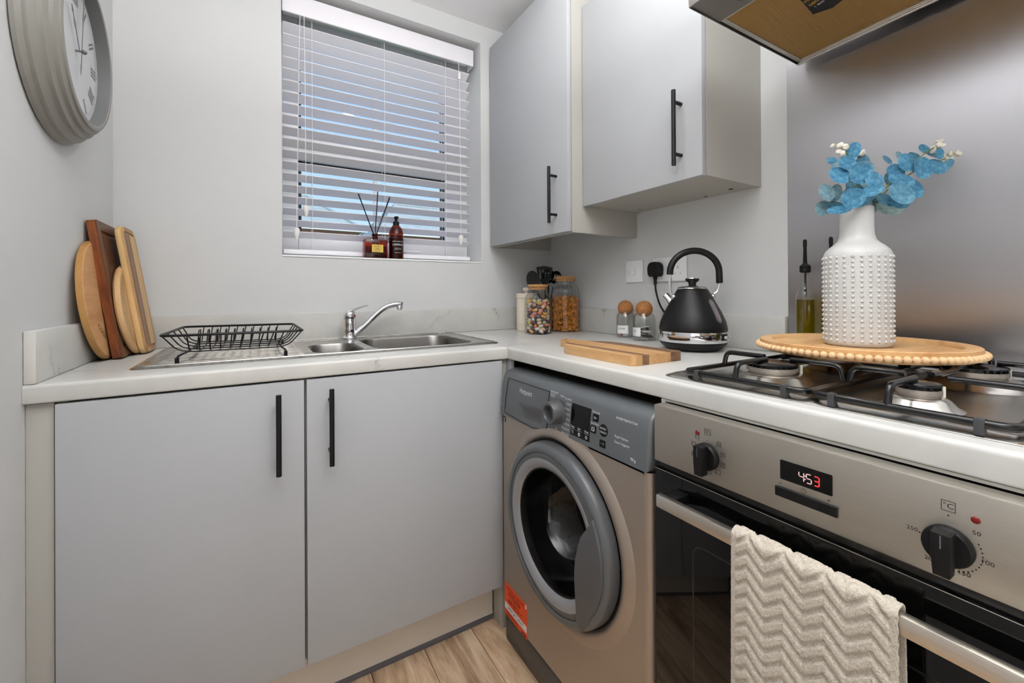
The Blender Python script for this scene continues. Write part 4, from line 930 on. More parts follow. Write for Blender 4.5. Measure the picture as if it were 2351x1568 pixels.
# ================================================================== TOWEL
def towel():
    NU,NV=170,300; y0,y1=-1.412,-1.604; xb,xf=-.6665,-.6805; top=.7225; Lf,Lb=.34,.20
    path=[]; g=.0035
    path=[(xf-g,top-Lf),(xf-g,top-.003)]+[((xf+xb)/2+((xb-xf)/2+g)*math.cos(R(180-180*i/10)),top-.002+(.009)*math.sin(R(180*i/10))) for i in range(1,10)]+[(xb+g,top-.003),(xb+g+.004,top-Lb)]
    P=[Vector((a,0,b)) for a,b in path]; d=[0]
    for a,b in zip(P,P[1:]): d.append(d[-1]+(b-a).length)
    Lt=d[-1]; verts=[];faces=[]
    per=.048; pit=.0205
    for j in range(NV+1):
        s=Lt*j/NV; k=max(i for i in range(len(d)) if d[i]<=s+1e-9); k=min(k,len(P)-2); t=(s-d[k])/(d[k+1]-d[k]); p=P[k].lerp(P[k+1],t); tn=(P[k+1]-P[k]).normalized(); nr=Vector((-tn.z,0,tn.x))
        for i in range(NU+1):
            u=i/NU; y=y0+(y1-y0)*u; yy=(y0-y)
            hem=min(yy,(y0-y1)-yy)
            ph=(yy/per)%1; tri=abs(2*ph-1)
            q=((s+tri*.021)/pit)%1; rib=.5+.5*math.tanh(7*(math.sin(2*PI*q)+.35)); edge=.5+.5*math.tanh((min(ph,1-ph,abs(ph-.5))-.018)*200)
            hh=.0034*rib*(.75+.25*edge) if hem>.007 else .0012
            fz=.0004*math.sin(i*2.3+j*1.7)*math.sin(j*.9)
            drop=max(0,(top-p.z)); wv=.003*math.sin(yy*32)*min(1,drop/.15)
            flare=.05*drop*(u-.5)*-.3
            verts.append((p.x+nr.x*(hh+fz)+ (-abs(wv) if s<Lf else abs(wv)*.3), y+flare, p.z+nr.z*(hh+fz)))
    for j in range(NV):
        for i in range(NU):
            a=j*(NU+1)+i; faces.append((a,a+1,a+NU+2,a+NU+1))
    me=bpy.data.meshes.new('hand_towel'); me.from_pydata([(v[0]+.674,v[1]+1.508,v[2]-.7225) for v in verts],[],faces); me.polygons.foreach_set('use_smooth',[True]*len(faces)); me.materials.append(M_towel)
    o=bpy.data.objects.new('hand_towel',me); C.objects.link(o); o.location=(-.674,-1.508,.7225); md=o.modifiers.new('thick','SOLIDIFY'); md.thickness=.0024; md.offset=-1
    tag(o,'cream terry hand towel with raised chevrons hanging over the oven handle','towel')
towel()
# ================================================================== HOB
hb=thing('gas_hob','stainless steel gas hob with black pan supports set into the worktop','hob',(-.315,-1.49,ZT))
HX0,HX1,HY0,HY1=-.567,-.062,-1.792,-1.188; hz=ZT+.0065
m=MB(); prs=[(0,.0006),(.002,.0022),(.014,.0070),(.024,.0072),(.034,.0038),(.044,.003)]; rings=[]
for ins,z in prs: rings.append([m.bm.verts.new((p[0],p[1],ZT+z)) for p in rrect(HX0+ins,HX1-ins,HY0+ins,HY1-ins,max(.012,.02-ins*.2),5)])
for P_,Q_ in zip(rings,rings[1:]):
    for i in range(len(P_)): m.bm.faces.new((P_[i],P_[(i+1)%len(P_)],Q_[(i+1)%len(P_)],Q_[i]))
m.bm.faces.new(rings[-1]); m.build('hob_plate',M_steel,hb,smooth=50)
hz=ZT+.003
def burner(x,y,r):
    b=MB().lathe([(r*1.9,.0003),(r*1.62,.004),(r*1.36,.013),(r*1.14,.0165),(r*.8,.0165)],44,(x,y,hz)).build('burner_dome',M_steel,hb,smooth=60)
    MB().lathe([(r*.9,.0150),(r*.9,.0205),(r*1.0,.0205),(r*1.0,.0275),(r*.9,.0275)],44,(x,y,hz)).build('burner_ring',M_ring,b)
    tt=MB(); n=int(26*r/.04)
    for i in range(n):
        a=2*PI*i/n; tt.box(r*.86,r*.965,-.0016,.0016,.0272,.0318,M=Matrix.Translation((x,y,hz))@Matrix.Rotation(a,4,'Z'))
    tt.lathe([(r*.88,.0272),(r*.88,.0318)],30,(x,y,hz)); tt.build('flame_slots',M_cap,b,smooth=20)
    MB().lathe([(r*.93,.0315),(r*1.0,.0325),(r*1.0,.0345),(r*.96,.0362),(r*.6,.0378),(0,.038)],44,(x,y,hz)).build('burner_cap',M_cap,b,smooth=40)
    MB().cyl((x+r*.75,y-r*.85,hz+.012),(x+r*.75,y-r*.85,hz+.031),.0026,n=10).build('spark_pin',M_bud,b)
BX=(-.448,-.190); BY=(-1.347,-1.560)
burner(BX[0],BY[0],.0425); burner(BX[0]-.012,BY[1],.0255); burner(BX[1],BY[0],.034); burner(BX[1],BY[1],.0425)
M_clip=plain('rubber_clip',(58,58,60),.6)
def grate(y0,y1,yc):
    zb=ZT+.0165; ztp=ZT+.0445; g0=None
    f=MB(); f.tube([(p[0],p[1],zb) for p in rrect(-.560,-.078,y0,y1,.018,5)],.0052,8,closed=True); fo=f.build('pan_support',M_enam,hb,smooth=60)
    def fin(pts): MB().tube(fillet(pts,.012,4),.0048,8).build('finger',M_enam,fo,smooth=60)
    for bx in BX:
        fin([(bx+.02,y1,zb),(bx+.02,y1-.006,ztp),(bx+.02,yc+.024,ztp)]); fin([(bx+.02,y0,zb),(bx+.02,y0+.006,ztp),(bx+.02,yc-.024,ztp)])
    fin([(-.560,yc+.004,zb),(-.553,yc+.004,ztp),(BX[0]-.012,yc+.004,ztp)]); fin([(-.078,yc,zb),(-.085,yc,ztp),(BX[1]+.02,yc,ztp)])
    fin([(BX[0]+.04,yc,ztp),(-.375,yc,ztp),(-.365,yc,ztp-.004),(-.30,yc,ztp-.004),(-.29,yc,ztp),(BX[1]-.03,yc,ztp)])
    for y in (y0+.03,y1-.03):
        for x in (-.560,-.078): MB().box(x-.0062,x+.0062,y-.0045,y+.0045,hz,zb+.0056,.001).build('rubber_clip',M_clip,fo)
grate(-1.456,-1.238,BY[0]); grate(-1.672,-1.462,BY[1])
for i in range(4): MB().lathe([(.021,0),(.021,.004),(.017,.006),(.0155,.022),(.013,.0235),(0,.0235)],24,(-.50+.105*i,-1.735,hz)).build('control_knob',M_blkpl,hb)
# ================================================================== TRAY, VASE
TX,TY,TZ=-.239,-1.407,.9575
tr=thing('round_tray','round pine tray edged with wooden beads, on the hob pan supports','tray',(TX,TY,TZ))
MB().lathe([(0,0),(.168,0),(.1715,.0015),(.1715,.0055),(.1735,.0065),(.1735,.0115),(.1715,.0125),(.1725,.0135),(.1725,.0205),(.171,.0218),(.152,.0218),(.149,.020),(.147,.0145),(.144,.0135),(0,.0135)],96,(TX,TY,TZ)).build('board',M_tray,tr,smooth=40)
nb=88; bmesh_o=None
for i in range(nb):
    a=2*PI*i/nb
    if bmesh_o is None: bo=MB().sph((0,0,0),.0064,12,8).build('bead',M_bead); bo.parent=tr; bmesh_o=bo
    else: bo=copyobj(bmesh_o,tr)
    bo.location=(.1755*math.cos(a),.1755*math.sin(a),.009); bo.rotation_euler=(random.random(),random.random(),a)
VZ=TZ+.0137
va=thing('flower_vase','white ceramic bottle vase with raised dots, standing on the round tray','vase',(TX-.004,TY,VZ))
VB=(TX-.004,TY,VZ); sqz=lambda r,z,a:r
MB().lathe([(0,0),(.050,0),(.0548,.003),(.0558,.010),(.0558,.176),(.0552,.183),(.0520,.191),(.0450,.199),(.0365,.206),(.0315,.212),(.0288,.221),(.0278,.235),(.0278,.2755),(.0270,.278),(.0252,.278),(.0243,.2755),(.0243,.230),(0,.222)],64,VB,fn=sqz).build('body',M_ceram,va,smooth=60)
MB().lathe([(0,.0003),(.0505,.0003),(.0508,.0002),(.0508,-.0001),(0,-.0001)],48,VB).build('foot_ring',M_bead,va)
for k in range(26):
    a=2*PI*k/26
    col=MB()
    for j in range(18):
        z=.012+.0097*j; q=Vector((VB[0]+.0556*math.cos(a),VB[1]+.0556*math.sin(a),VB[2]+z)); col.sph(q,.0030,8,6,(1,1,1.05))
    col.build('dot_column',M_ceram,va,smooth=80)
# ------------------------------------------------------------------ eucalyptus sprays
VT=Vector((VB[0],VB[1],VB[2]+.278)); vr=Vector((.858,-.513,0)); vf=Vector((.513,.858,0)); S=.000315
def lp(x,y,dep=0): return VT+vr*((x-527)*S)+Vector((0,0,(490-y)*S))+vf*dep
def leafmesh(name,mat):
    b=bmesh.new(); N=14; rows=[]
    c=b.verts.new((0,0,0)); r1=[];r2=[]
    for i in range(N):
        a=2*PI*i/N; r1.append(b.verts.new((.55*math.cos(a),.55*math.sin(a),.05))); r2.append(b.verts.new((math.cos(a)*(1+.05*math.cos(a)),math.sin(a),.16+.05*math.sin(2*a))))
    for i in range(N):
        j=(i+1)%N; b.faces.new((c,r1[i],r1[j])); b.faces.new((r1[i],r2[i],r2[j],r1[j]))
    for f in b.faces: f.smooth=True
    me=bpy.data.meshes.new(name); b.to_mesh(me); b.free(); me.materials.append(mat); return me
LM={'b':leafmesh('leaf_bright',L_bright),'m':leafmesh('leaf_mid',L_mid),'p':leafmesh('leaf_pale',L_pale),'g':leafmesh('leaf_green',L_green)}
sprays=[
 ('artificial blue eucalyptus spray leaning left out of the vase, creamy buds at its tip',[(500,560,0),(487,420,-.01),(487,320,-.02),(455,220,-.02),(385,120,-.02)],
  [(340,308,64,52,-10,'b',-.03),(445,303,70,58,10,'b',-.04),(540,337,74,54,35,'b',-.04),(388,230,55,42,0,'b',-.03),(455,142,52,38,55,'b',-.02),(325,200,40,20,20,'b',-.02),(370,462,82,56,8,'b',-.05),(330,395,48,50,0,'p',.0),(490,420,76,28,12,'b',-.045),(360,515,64,24,0,'b',-.02),(395,365,70,40,-15,'p',.02),(420,480,66,34,-20,'m',.01),(455,250,40,34,10,'p',.02),(350,480,60,44,20,'p',.02),(470,445,64,38,25,'b',-.03)],[(385,120),(350,100),(410,130),(372,150),(400,105)]),
 ('artificial pale eucalyptus spray upright at the back of the vase',[(525,560,0),(520,420,.02),(545,260,.03),(590,170,.03),(632,95,.03)],
  [(497,205,58,46,-30,'p',.03),(565,125,40,32,-30,'p',.03),(652,155,44,40,50,'m',.03),(630,222,64,46,15,'p',.02),(640,330,38,62,85,'p',.01),(575,450,46,32,-40,'p',.0),(500,455,84,30,35,'m',-.03),(470,370,60,40,60,'p',.035),(560,340,54,40,-20,'m',.02),(600,395,60,40,30,'m',.015),(545,400,58,40,70,'p',.03)],[(620,105),(640,95),(603,108),(655,108)]),
 ('artificial blue eucalyptus spray leaning right, short, with buds beside the longest spray',[(545,560,0),(610,470,0),(720,335,-.01),(880,195,-.01),(1020,95,-.01)],
  [(690,430,78,60,-20,'m',-.04),(725,335,70,32,-15,'b',-.03),(720,275,42,52,70,'b',-.02),(775,222,58,54,0,'b',-.03),(880,190,54,32,0,'b',.0),(860,137,26,30,0,'p',.02),(965,115,28,38,60,'b',.0),(928,140,17,37,80,'m',.01),(995,165,38,32,0,'b',-.02),(780,160,37,19,-40,'m',.02),(700,330,52,36,40,'p',.03),(640,400,70,44,50,'m',.0),(655,455,60,40,-10,'m',-.02),(590,490,60,30,20,'g',.02)],[(1020,100),(1000,110),(1040,75),(1010,125),(1048,105)]),
 ('artificial blue eucalyptus spray leaning furthest right towards the steel splashback',[(540,560,0),(625,475,.0),(800,330,.01),(960,235,.01),(1170,150,.01)],
  [(830,385,74,54,-12,'b',-.02),(735,490,88,40,-8,'g',.0),(790,290,44,42,0,'m',.02),(855,260,66,56,-50,'b',-.03),(990,238,74,50,10,'b',-.02),(1060,140,20,62,80,'m',.01),(1110,215,27,57,-55,'m',.0),(650,490,70,30,15,'g',.02),(760,440,60,34,-30,'g',.035),(940,285,34,18,-30,'m',.03),(720,400,56,40,-40,'m',.02),(905,235,46,38,20,'b',.0),(700,470,62,34,-25,'b',-.03)],[(1150,155),(1175,140),(1195,135),(1160,175),(1140,140),(1205,125)])]
random.seed(5)
for lab,stem,leaves,buds in sprays:
    root=thing('eucalyptus_spray',lab,'artificial plant',VT,'eucalyptus sprays in the vase')
    MB().tube(spline([lp(*q) for q in stem],6),[.0016]*13+[.0012]*12,6).build('stem',M_stem,root)
    for x,y,a,b,ang,tone,dep in leaves:
        o=bpy.data.objects.new('leaf',LM[tone]); C.objects.link(o); o.parent=root
        u=vr*math.cos(R(ang))+Vector((0,0,1))*math.sin(R(ang)); n_=(-vf*1.0+Vector((random.uniform(-.25,.25),random.uniform(-.25,.25),random.uniform(-.1,.35)))).normalized()
        u=(u-n_*u.dot(n_)).normalized(); w_=n_.cross(u)
        mt=Matrix(((u.x,w_.x,n_.x,0),(u.y,w_.y,n_.y,0),(u.z,w_.z,n_.z,0),(0,0,0,1)))
        k=-1 if random.random()<.35 else 1
        o.matrix_local=Matrix.Translation(lp(x,y,dep)-VT)@mt@Matrix.Diagonal((a*S*1.08,b*S*1.12,min(a,b)*S*k,1))
    bd=MB()
    for x,y in buds:
        for q in range(2): bd.sph(lp(x+random.uniform(-14,14),y+random.uniform(-12,12),random.uniform(-.008,.008)+stem[-1][2]),.0042,8,6,(1.2,.8,1.3),M=Euler((random.random()*3,random.random()*3,random.random()*3)).to_matrix().to_4x4())
    bd.build('buds',M_bud,root,'creamy buds at the tip')
# ================================================================== OIL BOTTLES
def oil(x,y,label):
    t=thing('oil_bottle',label,'bottle',(x,y,ZT+.0005),'oil bottles by the splashback'); c=(x,y,ZT+.0005)
    MB().lathe([(0,0),(.0195,0),(.0215,.002),(.0215,.155),(.0207,.163),(.0175,.172),(.0130,.178),(.0105,.186),(.0098,.20),(.0098,.222),(.0115,.224),(.0115,.230),(.0090,.230)],32,c).build('bottle',M_clear,t,smooth=50)
    MB().lathe([(0,.003),(.0195,.003),(.0200,.005),(.0200,.1505),(0,.1505)],32,c).build('oil',M_oil,t)
    s=MB(); s.lathe([(.0090,.222),(.0125,.224),(.013,.230),(.012,.232),(.013,.234),(.0125,.240),(.009,.243),(.005,.247),(.0037,.290),(.0045,.292),(.0045,.306),(.003,.310),(0,.310)],20,c); s.cyl((x,y,ZT+.16),(x,y,ZT+.225),.003,n=8); s.build('pourer',M_blkpl,t)
oil(-.042,-1.2195,'oil bottle with black pourer standing clear of the vase, left of the pair'); oil(-.042,-1.279,'oil bottle with black pourer half hidden behind the vase')
# ================================================================== KETTLE
KX,KY=-.158,-.963
kt=thing('electric_kettle','black pyramid kettle with chrome band plugged in beside the hob','kettle',(KX,KY,ZT))
c=(KX,KY,ZT+.0004)
MB().lathe([(0,0),(.066,0),(.072,.001),(.084,.010),(.0935,.020),(.0945,.024),(.0945,.026),(0,.026)],56,c).build('power_base',M_blkmat,kt)
MB().lathe([(.0945,.0262),(.0962,.029),(.0972,.034),(.0972,.052),(.0965,.0565),(.0945,.057)],64,c).build('chrome_band',M_chrome,kt,smooth=60)
MB().lathe([(.0950,.0572),(.0962,.060),(.0955,.068),(.0915,.086),(.080,.113),(.0645,.142),(.0525,.165),(.0440,.179),(.0420,.1815),(.0,.1815)],64,c).build('body',M_blkmat,kt,smooth=60)
MB().lathe([(.0422,.1818),(.0430,.183),(.0420,.185),(.038,.1885),(.033,.1905),(.012,.192),(0,.192)],48,c).build('lid',M_chrome,kt,smooth=60)
MB().lathe([(.011,.191),(.0105,.198),(.012,.202),(.018,.206),(.0195,.209),(.0195,.213),(.018,.2145),(0,.2145)],32,c).build('lid_knob',M_blkpl,kt,smooth=40)
MB().lathe([(.0196,.2128),(.0188,.2148),(0,.2152)],32,c).build('knob_cap',M_chrome,kt)
hd=Vector((.800,-.600,0)); hu=Vector((0,0,1)); cc=Vector(c)
def K(a,z): return cc+hd*a+hu*z
mt_=MB(); mt_.tube(fillet([K(-.052,.156),K(-.063,.165),K(-.066,.20),K(-.063,.232)],.015,4),.0042,10); mt_.tube(fillet([K(.059,.163),K(.074,.175),K(.079,.20),K(.079,.225)],.015,4),.0042,10)
mt_.sph(K(.060,.160),.009,14,8); mt_.sph(K(-.054,.158),.009,14,8); mt_.build('handle_bracket',M_chrome,kt)
pts=[K(-.0655,.226),K(-.0645,.240)]+[K(.0065+.0715*math.cos(R(a)),.2315+.066*math.sin(R(a))) for a in range(168,-1,-12)]+[K(.0785,.215),K(.079,.199)]
MB().tube(spline(pts,3),.0098,14).build('handle',M_blkmat,kt,smooth=60)
# spout and filter at the back left
sp=MB(); sd=Vector((-.25,.968,0)); 
sp.tube([cc+sd*.056+hu*.128,cc+sd*.074+hu*.152,cc+sd*.084+hu*.162],[.017,.015,.014],16); sp.build('spout',M_chrome,kt,smooth=60)
# water gauge on the camera-right side
a0=Vector((-.03,-1,0)).normalized()
def onbody(z): 
    pr=[(.0955,.068),(.0915,.086),(.080,.113),(.0645,.142),(.0525,.165),(.0440,.179)]
    for (r0,z0),(r1,z1) in zip(pr,pr[1:]):
        if z0<=z<=z1: return r0+(r1-r0)*(z-z0)/(z1-z0)
    return .09
def gaugeo(w,off,nm,mat,z0,z1,rnd):
    g=MB(); rows=[]; tq=Vector((-a0.y,a0.x,0)); N=16
    for i in range(N+1):
        s=i/N; z=z0+(z1-z0)*s; e=min(s,1-s)*(z1-z0); ww=w*math.sqrt(max(.0,1-(max(0,rnd-e)/rnd)**2)) if e<rnd else w; r=onbody(z)+off
        ww=max(ww,w*.15); rows.append([g.bm.verts.new(cc+(a0*math.cos(q/r)+tq*math.sin(q/r))*r+hu*z) for q in (-ww,-ww*.5,0,ww*.5,ww)])
    for A,B in zip(rows,rows[1:]):
        for i in range(4): g.bm.faces.new((A[i],A[i+1],B[i+1],B[i]))
    return g.build(nm,mat,kt,smooth=80)
gaugeo(.0115,.0009,'gauge_frame',plain('gauge_frame',(92,86,88),.35),.083,.152,.011); gaugeo(.0078,.0015,'gauge_window',plain('gauge_window',(120,112,114),.12),.088,.147,.008)
# front badge and switch on the chrome band
def band(ax,zc,text,size,r=.0974):
    t=MB(); t.text(text,size,FY(0,0,0)); 
    ax=Vector(ax).normalized(); tq=Vector((-ax.y,ax.x,0))
    for v in t.bm.verts: a=v.co.x/r; zz=v.co.z; v.co=cc+(ax*math.cos(a)+tq*math.sin(a))*r+hu*(zc+zz)
    return t
ab=Vector((-.971,.239,0)).normalized(); tq=Vector((-ab.y,ab.x,0)); g=MB(); L_=[]
for p in rrect(-.0165,.0165,-.0048,.0048,.0045,5): a=p[0]/.0976; L_.append(cc+(ab*math.cos(a)+tq*math.sin(a))*.0977+hu*(.045+p[1]))
g.poly(L_); bg_=g.build('badge',M_blkpl,kt,smooth=0); band(ab,.045,'Morphy Richards',.0052,.0979).build('badge_lettering',M_print_w,bg_,smooth=0)
aw=Vector((.10,-.99,0)).normalized(); MW=frame(cc+aw*.0972+hu*.043,Vector((-aw.y,aw.x,0)),hu)
g=MB(); g.box(-.014,.014,-.009,.010,-.002,.0015,.001,1,M=MW); sw=g.build('switch_recess',M_blkpl,kt); g=MB(); g.box(-.010,.014,-.004,.005,.001,.013,.002,2,M=MW); g.build('switch_lever',M_chrome,sw)
# plug and flex
py,pz=-.711,1.165
pg=MB(); pg.prism([(py+p[0],pz+p[1]) for p in ((-.019,-.026),(.019,-.026),(.0255,-.018),(.0275,.0),(.026,.014),(.0195,.0235),(.010,.028),(-.010,.028),(-.0195,.0235),(-.026,.014),(-.0275,0),(-.0255,-.018))],-.042,-.0105,'x',.006,3); pl_=pg.build('plug',M_blkpl,kt,smooth=40)
g=MB(); g.cyl((-.027,py,pz-.020),(-.028,py-.001,pz-.034),.0085,.007,n=14); g.cyl((-.028,py-.001,pz-.034),(-.030,py-.003,pz-.056),.0062,.005,n=14); g.build('strain_relief',M_blkpl,pl_)
MB().tube(spline([(-.029,py-.002,pz-.05),(-.031,py-.008,pz-.085),(-.034,py-.030,pz-.135),(-.038,py-.07,pz-.175),(-.05,py-.11,1.0-.04),(-.06,-.86,.925),(-.075,-.885,.9125)],8),.0034,10).build('flex',M_blkpl,kt)
# ================================================================== CORK-TOPPED JARS
def corkjar(x,y,r,hh,rc,label,word,zl,ang,wl,ztop):
    t=thing('storage_jar',label,'jar',(x,y,ZT+.0004)); c=(x,y,ZT+.0004)
    MB().lathe([(0,.0),(r-.002,.0),(r,.002),(r,hh*.80),(r*.93,hh*.88),(r*.74,hh*.99),(r*.72,hh),(r*.68,hh),(r*.70,hh*.97),(r*.88,hh*.87),(r*.93,hh*.78),(r*.93,.005),(0,.004)],40,c).build('glass',M_clear,t,smooth=60)
    MB().sph((x,y,ZT+ztop-rc),rc,28,18).build('cork_ball',M_cork,t)
    ax=Vector((math.cos(ang),math.sin(ang),0)); tq=Vector((-ax.y,ax.x,0)); lb=MB(); N=8; rows=[]
    for i in range(N+1):
        a=(-wl/2+wl*i/N)/r; d=(ax*math.cos(a)+tq*math.sin(a))*(r+.0005); rows.append([lb.bm.verts.new(Vector(c)+d+Vector((0,0,z))) for z in (zl-.0155,zl+.0155)])
    for A,B in zip(rows,rows[1:]): lb.bm.faces.new((A[0],B[0],B[1],A[1]))
    lo=lb.build('label',M_paper,t)
    tt=MB(); tt.text(word,.0088,FY(-.002,0,.003)); tt.text('SUPERMARKET',.0018,FY(0,0,-.0115)) if False else None; tt.box(-wl*.46,wl*.46,-.0001,.0001,-.0092,-.0089); tt.box(-wl*.1,wl*.25,-.0001,.0001,-.0118,-.0110)
    for v in tt.bm.verts: a=v.co.x/r; zz=v.co.z; v.co=Vector(c)+(ax*math.cos(a)+tq*math.sin(a))*(r+.0008)+Vector((0,0,zl+zz))
    tt.build('lettering',M_print_k,lo,smooth=0); return t
vd=lambda x,y: math.atan2(CAM.y-y,CAM.x-x)
corkjar(-.0555,-.590,.0345,.098,.0295,'smaller glass jar with a cork ball and a SUGAR label','SUGAR',.031,vd(-.0555,-.59)-R(22),.046,.143)
corkjar(-.0840,-.709,.0395,.098,.0300,'wider glass jar with a cork ball and a TEA label','TEA',.031,vd(-.084,-.709)-R(52),.046,.143)
m=MB(); m.box(-.0775,-.0715,-.590,-.583,ZT+.006,ZT+.016,.001); solo(m,'sugar_sachet',plain('sachet_red',(206,58,36),.5),'red-tipped sachet at the bottom of the jar labelled SUGAR','sachet',(-.0745,-.5865,ZT+.006))
random.seed(9); T_tea=plain('tea_bag_paper',(196,190,182),.85,var=.12,vscale=60); T_teab=plain('tea_bag_dark',(66,58,54),.85,var=.2,vscale=90)
for i in range(7):
    a=random.random()*6; rr=.010; px,py_=-.084+rr*math.cos(a),-.709+rr*math.sin(a); z=ZT+.009+.0062*i
    m=MB(); M_=Matrix.Translation((px,py_,z))@Euler((R(random.uniform(-14,14)),R(random.uniform(-14,14)),a)).to_matrix().to_4x4(); m.box(-.019,.019,-.017,.017,-.002,.002,.0018,2,M=M_)
    solo(m,'tea_bag',T_tea if i%2==0 else T_teab,('pale' if i%2==0 else 'dark')+' tea bag lying in the jar labelled TEA','tea bag',(px,py_,z),('pale' if i%2==0 else 'dark')+' tea bags in the jar')
# ================================================================== RIBBED JARS
def ribbed(x,y,r,hbody,hneck,rn,rl,label):
    t=thing('storage_jar',label,'jar',(x,y,ZT+.0004)); c=(x,y,ZT+.0004)
    fn=lambda rr,z,a: rr*(1-.020*abs(math.sin(9*a))**.5*(1 if z>.006 else 0)) if rr>.02 else rr
    pr=[(0,0),(r*.94,0),(r,.004),(r,.012),(r,hbody*.80),(r*.985,hbody*.86),(r*.93,hbody*.93),(r*.82,hbody*.985),(rn*1.03,hbody*1.02),(rn,hbody*1.05),(rn,hneck-.003),(rn*1.02,hneck)]
    MB().lathe(pr,108,c,fn=fn).build('glass',M_rib,t,smooth=25)
    rb=MB()
    for i in range(18):
        a=PI*i/9; P_=[]
        for rr,z in pr[3:]: P_.append((x+(rr+.0002)*math.cos(a),y+(rr+.0002)*math.sin(a),ZT+z))
        rb.tube(P_,.0007,5)
    rb.build('glass_ribs',M_ribs,t)
    l=MB(); l.lathe([(0,hneck+.001),(rl*.97,hneck+.001),(rl,hneck+.003),(rl,hneck+.009),(rl*.97,hneck+.0108),(0,hneck+.0108)],40,c); lo=l.build('lid',M_lid,t)
    MB().lathe([(0,hneck-.012),(rn*.93,hneck-.012),(rn*.95,hneck-.010),(rn*.95,hneck+.001),(0,hneck+.001)],36,c).build('lid_plug',M_lid,lo); return t
M_ribs=glassy('rib_glass',(.82,.83,.82),1.5,.08,1.6)
J1=(-.2588,-.2857); ribbed(*J1,.0575,.168,.198,.040,.0440,'shorter ribbed glass jar of sugared sweets with a wooden lid')
J2=(-.0880,-.2540); ribbed(*J2,.0625,.205,.236,.0435,.0495,'taller ribbed glass jar of corn flakes with a wooden lid')
def sweetmesh(name,mat,seed):
    random.seed(seed); t=bmesh.new(); bmesh.ops.create_uvsphere(t,u_segments=10,v_segments=7,radius=1)
    for v in t.verts:
        k=1+.16*math.sin(v.co.x*4+seed)*math.cos(v.co.y*3)+.07*math.sin(v.co.z*6+seed*2); v.co=Vector((v.co.x*.0125*k,v.co.y*.0078*k,v.co.z*.0072*k))
    for f in t.faces: f.smooth=True
    me=bpy.data.meshes.new(name); t.to_mesh(me); t.free(); me.materials.append(mat); return me
SW=[('purple',(88,68,80)),('pale green',(176,174,142)),('orange',(212,118,74)),('pink',(200,138,130)),('yellow',(206,164,92)),('white',(206,198,186)),('plum',(104,76,88)),('peach',(214,178,146))]
SWM=[(n_,sweetmesh('sweet_'+n_.replace(' ','_'),plain('sweet_'+n_.replace(' ','_'),c_,.6,bs=500,bstr=.5,var=.12,vscale=260),i+1)) for i,(n_,c_) in enumerate(SW)]
random.seed(11); z=ZT+.012; cnt=0; order=[0,0,6,1,2,3,4,5,0,7,6,1,4,2,5]
while z<ZT+.142:
    top=z>ZT+.128
    for rr,nn in ((.0405,11),(.024,6),(.006,1)):
        if top and rr>.03 and random.random()<.0: continue
        ph=random.random()*6
        for i in range(nn):
            if z>ZT+.122 and random.random()<.4: continue
            k=order[random.randrange(len(order))]; 
            if z>ZT+.095 and random.random()<.5: k=random.choice((3,4,5,7,1))
            a=ph+2*PI*i/nn; o=bpy.data.objects.new('sweet',SWM[k][1]); C.objects.link(o)
            r_=rr+random.uniform(-.002,.002); o.location=(J1[0]+r_*math.cos(a),J1[1]+r_*math.sin(a),z+random.uniform(-.003,.003)); o.rotation_euler=(random.uniform(-.6,.6),random.uniform(-.6,.6),random.random()*6)
            tag(o,f'{SWM[k][0]} sugared jelly sweet in the shorter ribbed glass jar','sweet',f'{SWM[k][0]} sweets in the ribbed jar'); cnt+=1
    z+=.0128
# corn flakes: nobody could count them
random.seed(12); fk=MB(); flm=plain('corn_flake',(206,132,40),.6,var=.22,vscale=90)
for i in range(1500):
    rr=.0565*math.sqrt(random.random()) if i%3 else random.uniform(.050,.0575); a=random.random()*2*PI; topz=.150+.010*math.sin(a*2+1)+.012*(random.random()-.5)
    zz=.006+random.random()*(topz-.006); mt=Matrix.Translation((J2[0]+rr*math.cos(a),J2[1]+rr*math.sin(a),ZT+zz))@Euler((random.random()*6,random.random()*6,random.random()*6)).to_matrix().to_4x4(); s=random.uniform(.006,.010)
    if rr>.05: mt=Matrix.Translation((J2[0]+rr*.97*math.cos(a),J2[1]+rr*.97*math.sin(a),ZT+zz))@Matrix.Rotation(a,4,'Z')@Euler((random.random()*6,R(90)+random.uniform(-.6,.6),0)).to_matrix().to_4x4()
    vs=[fk.bm.verts.new(mt@Vector((s*math.cos(2*PI*k/6)*random.uniform(.8,1.15),s*.8*math.sin(2*PI*k/6)*random.uniform(.8,1.15),s*.28*(1 if k%2 else -.6)))) for k in range(6)]; cv=fk.bm.verts.new(mt@Vector((0,0,0)))
    for k in range(6): fk.bm.faces.new((vs[k],vs[(k+1)%6],cv))
fk.bm.transform(Matrix.Translation((-J2[0],-J2[1],-ZT))); o=fk.build('corn_flakes',flm,smooth=0,kind='stuff'); o.location=(J2[0],J2[1],ZT); tag(o,'golden corn flakes filling the taller ribbed glass jar','cereal')
# ================================================================== CREAM CANISTER, UTENSILS
cx,cy=-.2130,-.1210; cn=thing('storage_canister','cream enamel canister with a lid in the corner behind the sweet jar','canister',(cx,cy,ZT+.0004)); c=(cx,cy,ZT+.0004)
MB().lathe([(0,0),(0.0450,0),(0.0460,.001),(0.0460,.016),(0.0453,.0165),(0.0453,.0175),(0.0460,.018),(0.0460,.024),(0.0453,.0245),(0.0453,.0255),(0.0460,.026),(0.0460,.032),(0.0453,.0325),(0.0453,.0335),(0.0460,.034),(0.0460,.150),(0,.150)],48,c).build('body',M_cream,cn)
MB().lathe([(0.0480,.150),(0.0490,.1515),(0.0480,.153),(0.0470,.154),(0.0470,.170),(0.0445,.1725),(0,.1735)],48,c).build('lid',M_cream,cn)
MB().lathe([(.006,.173),(.006,.178),(.015,.184),(.017,.191),(.012,.198),(0,.200)],24,c).build('lid_knob',M_cream,cn)
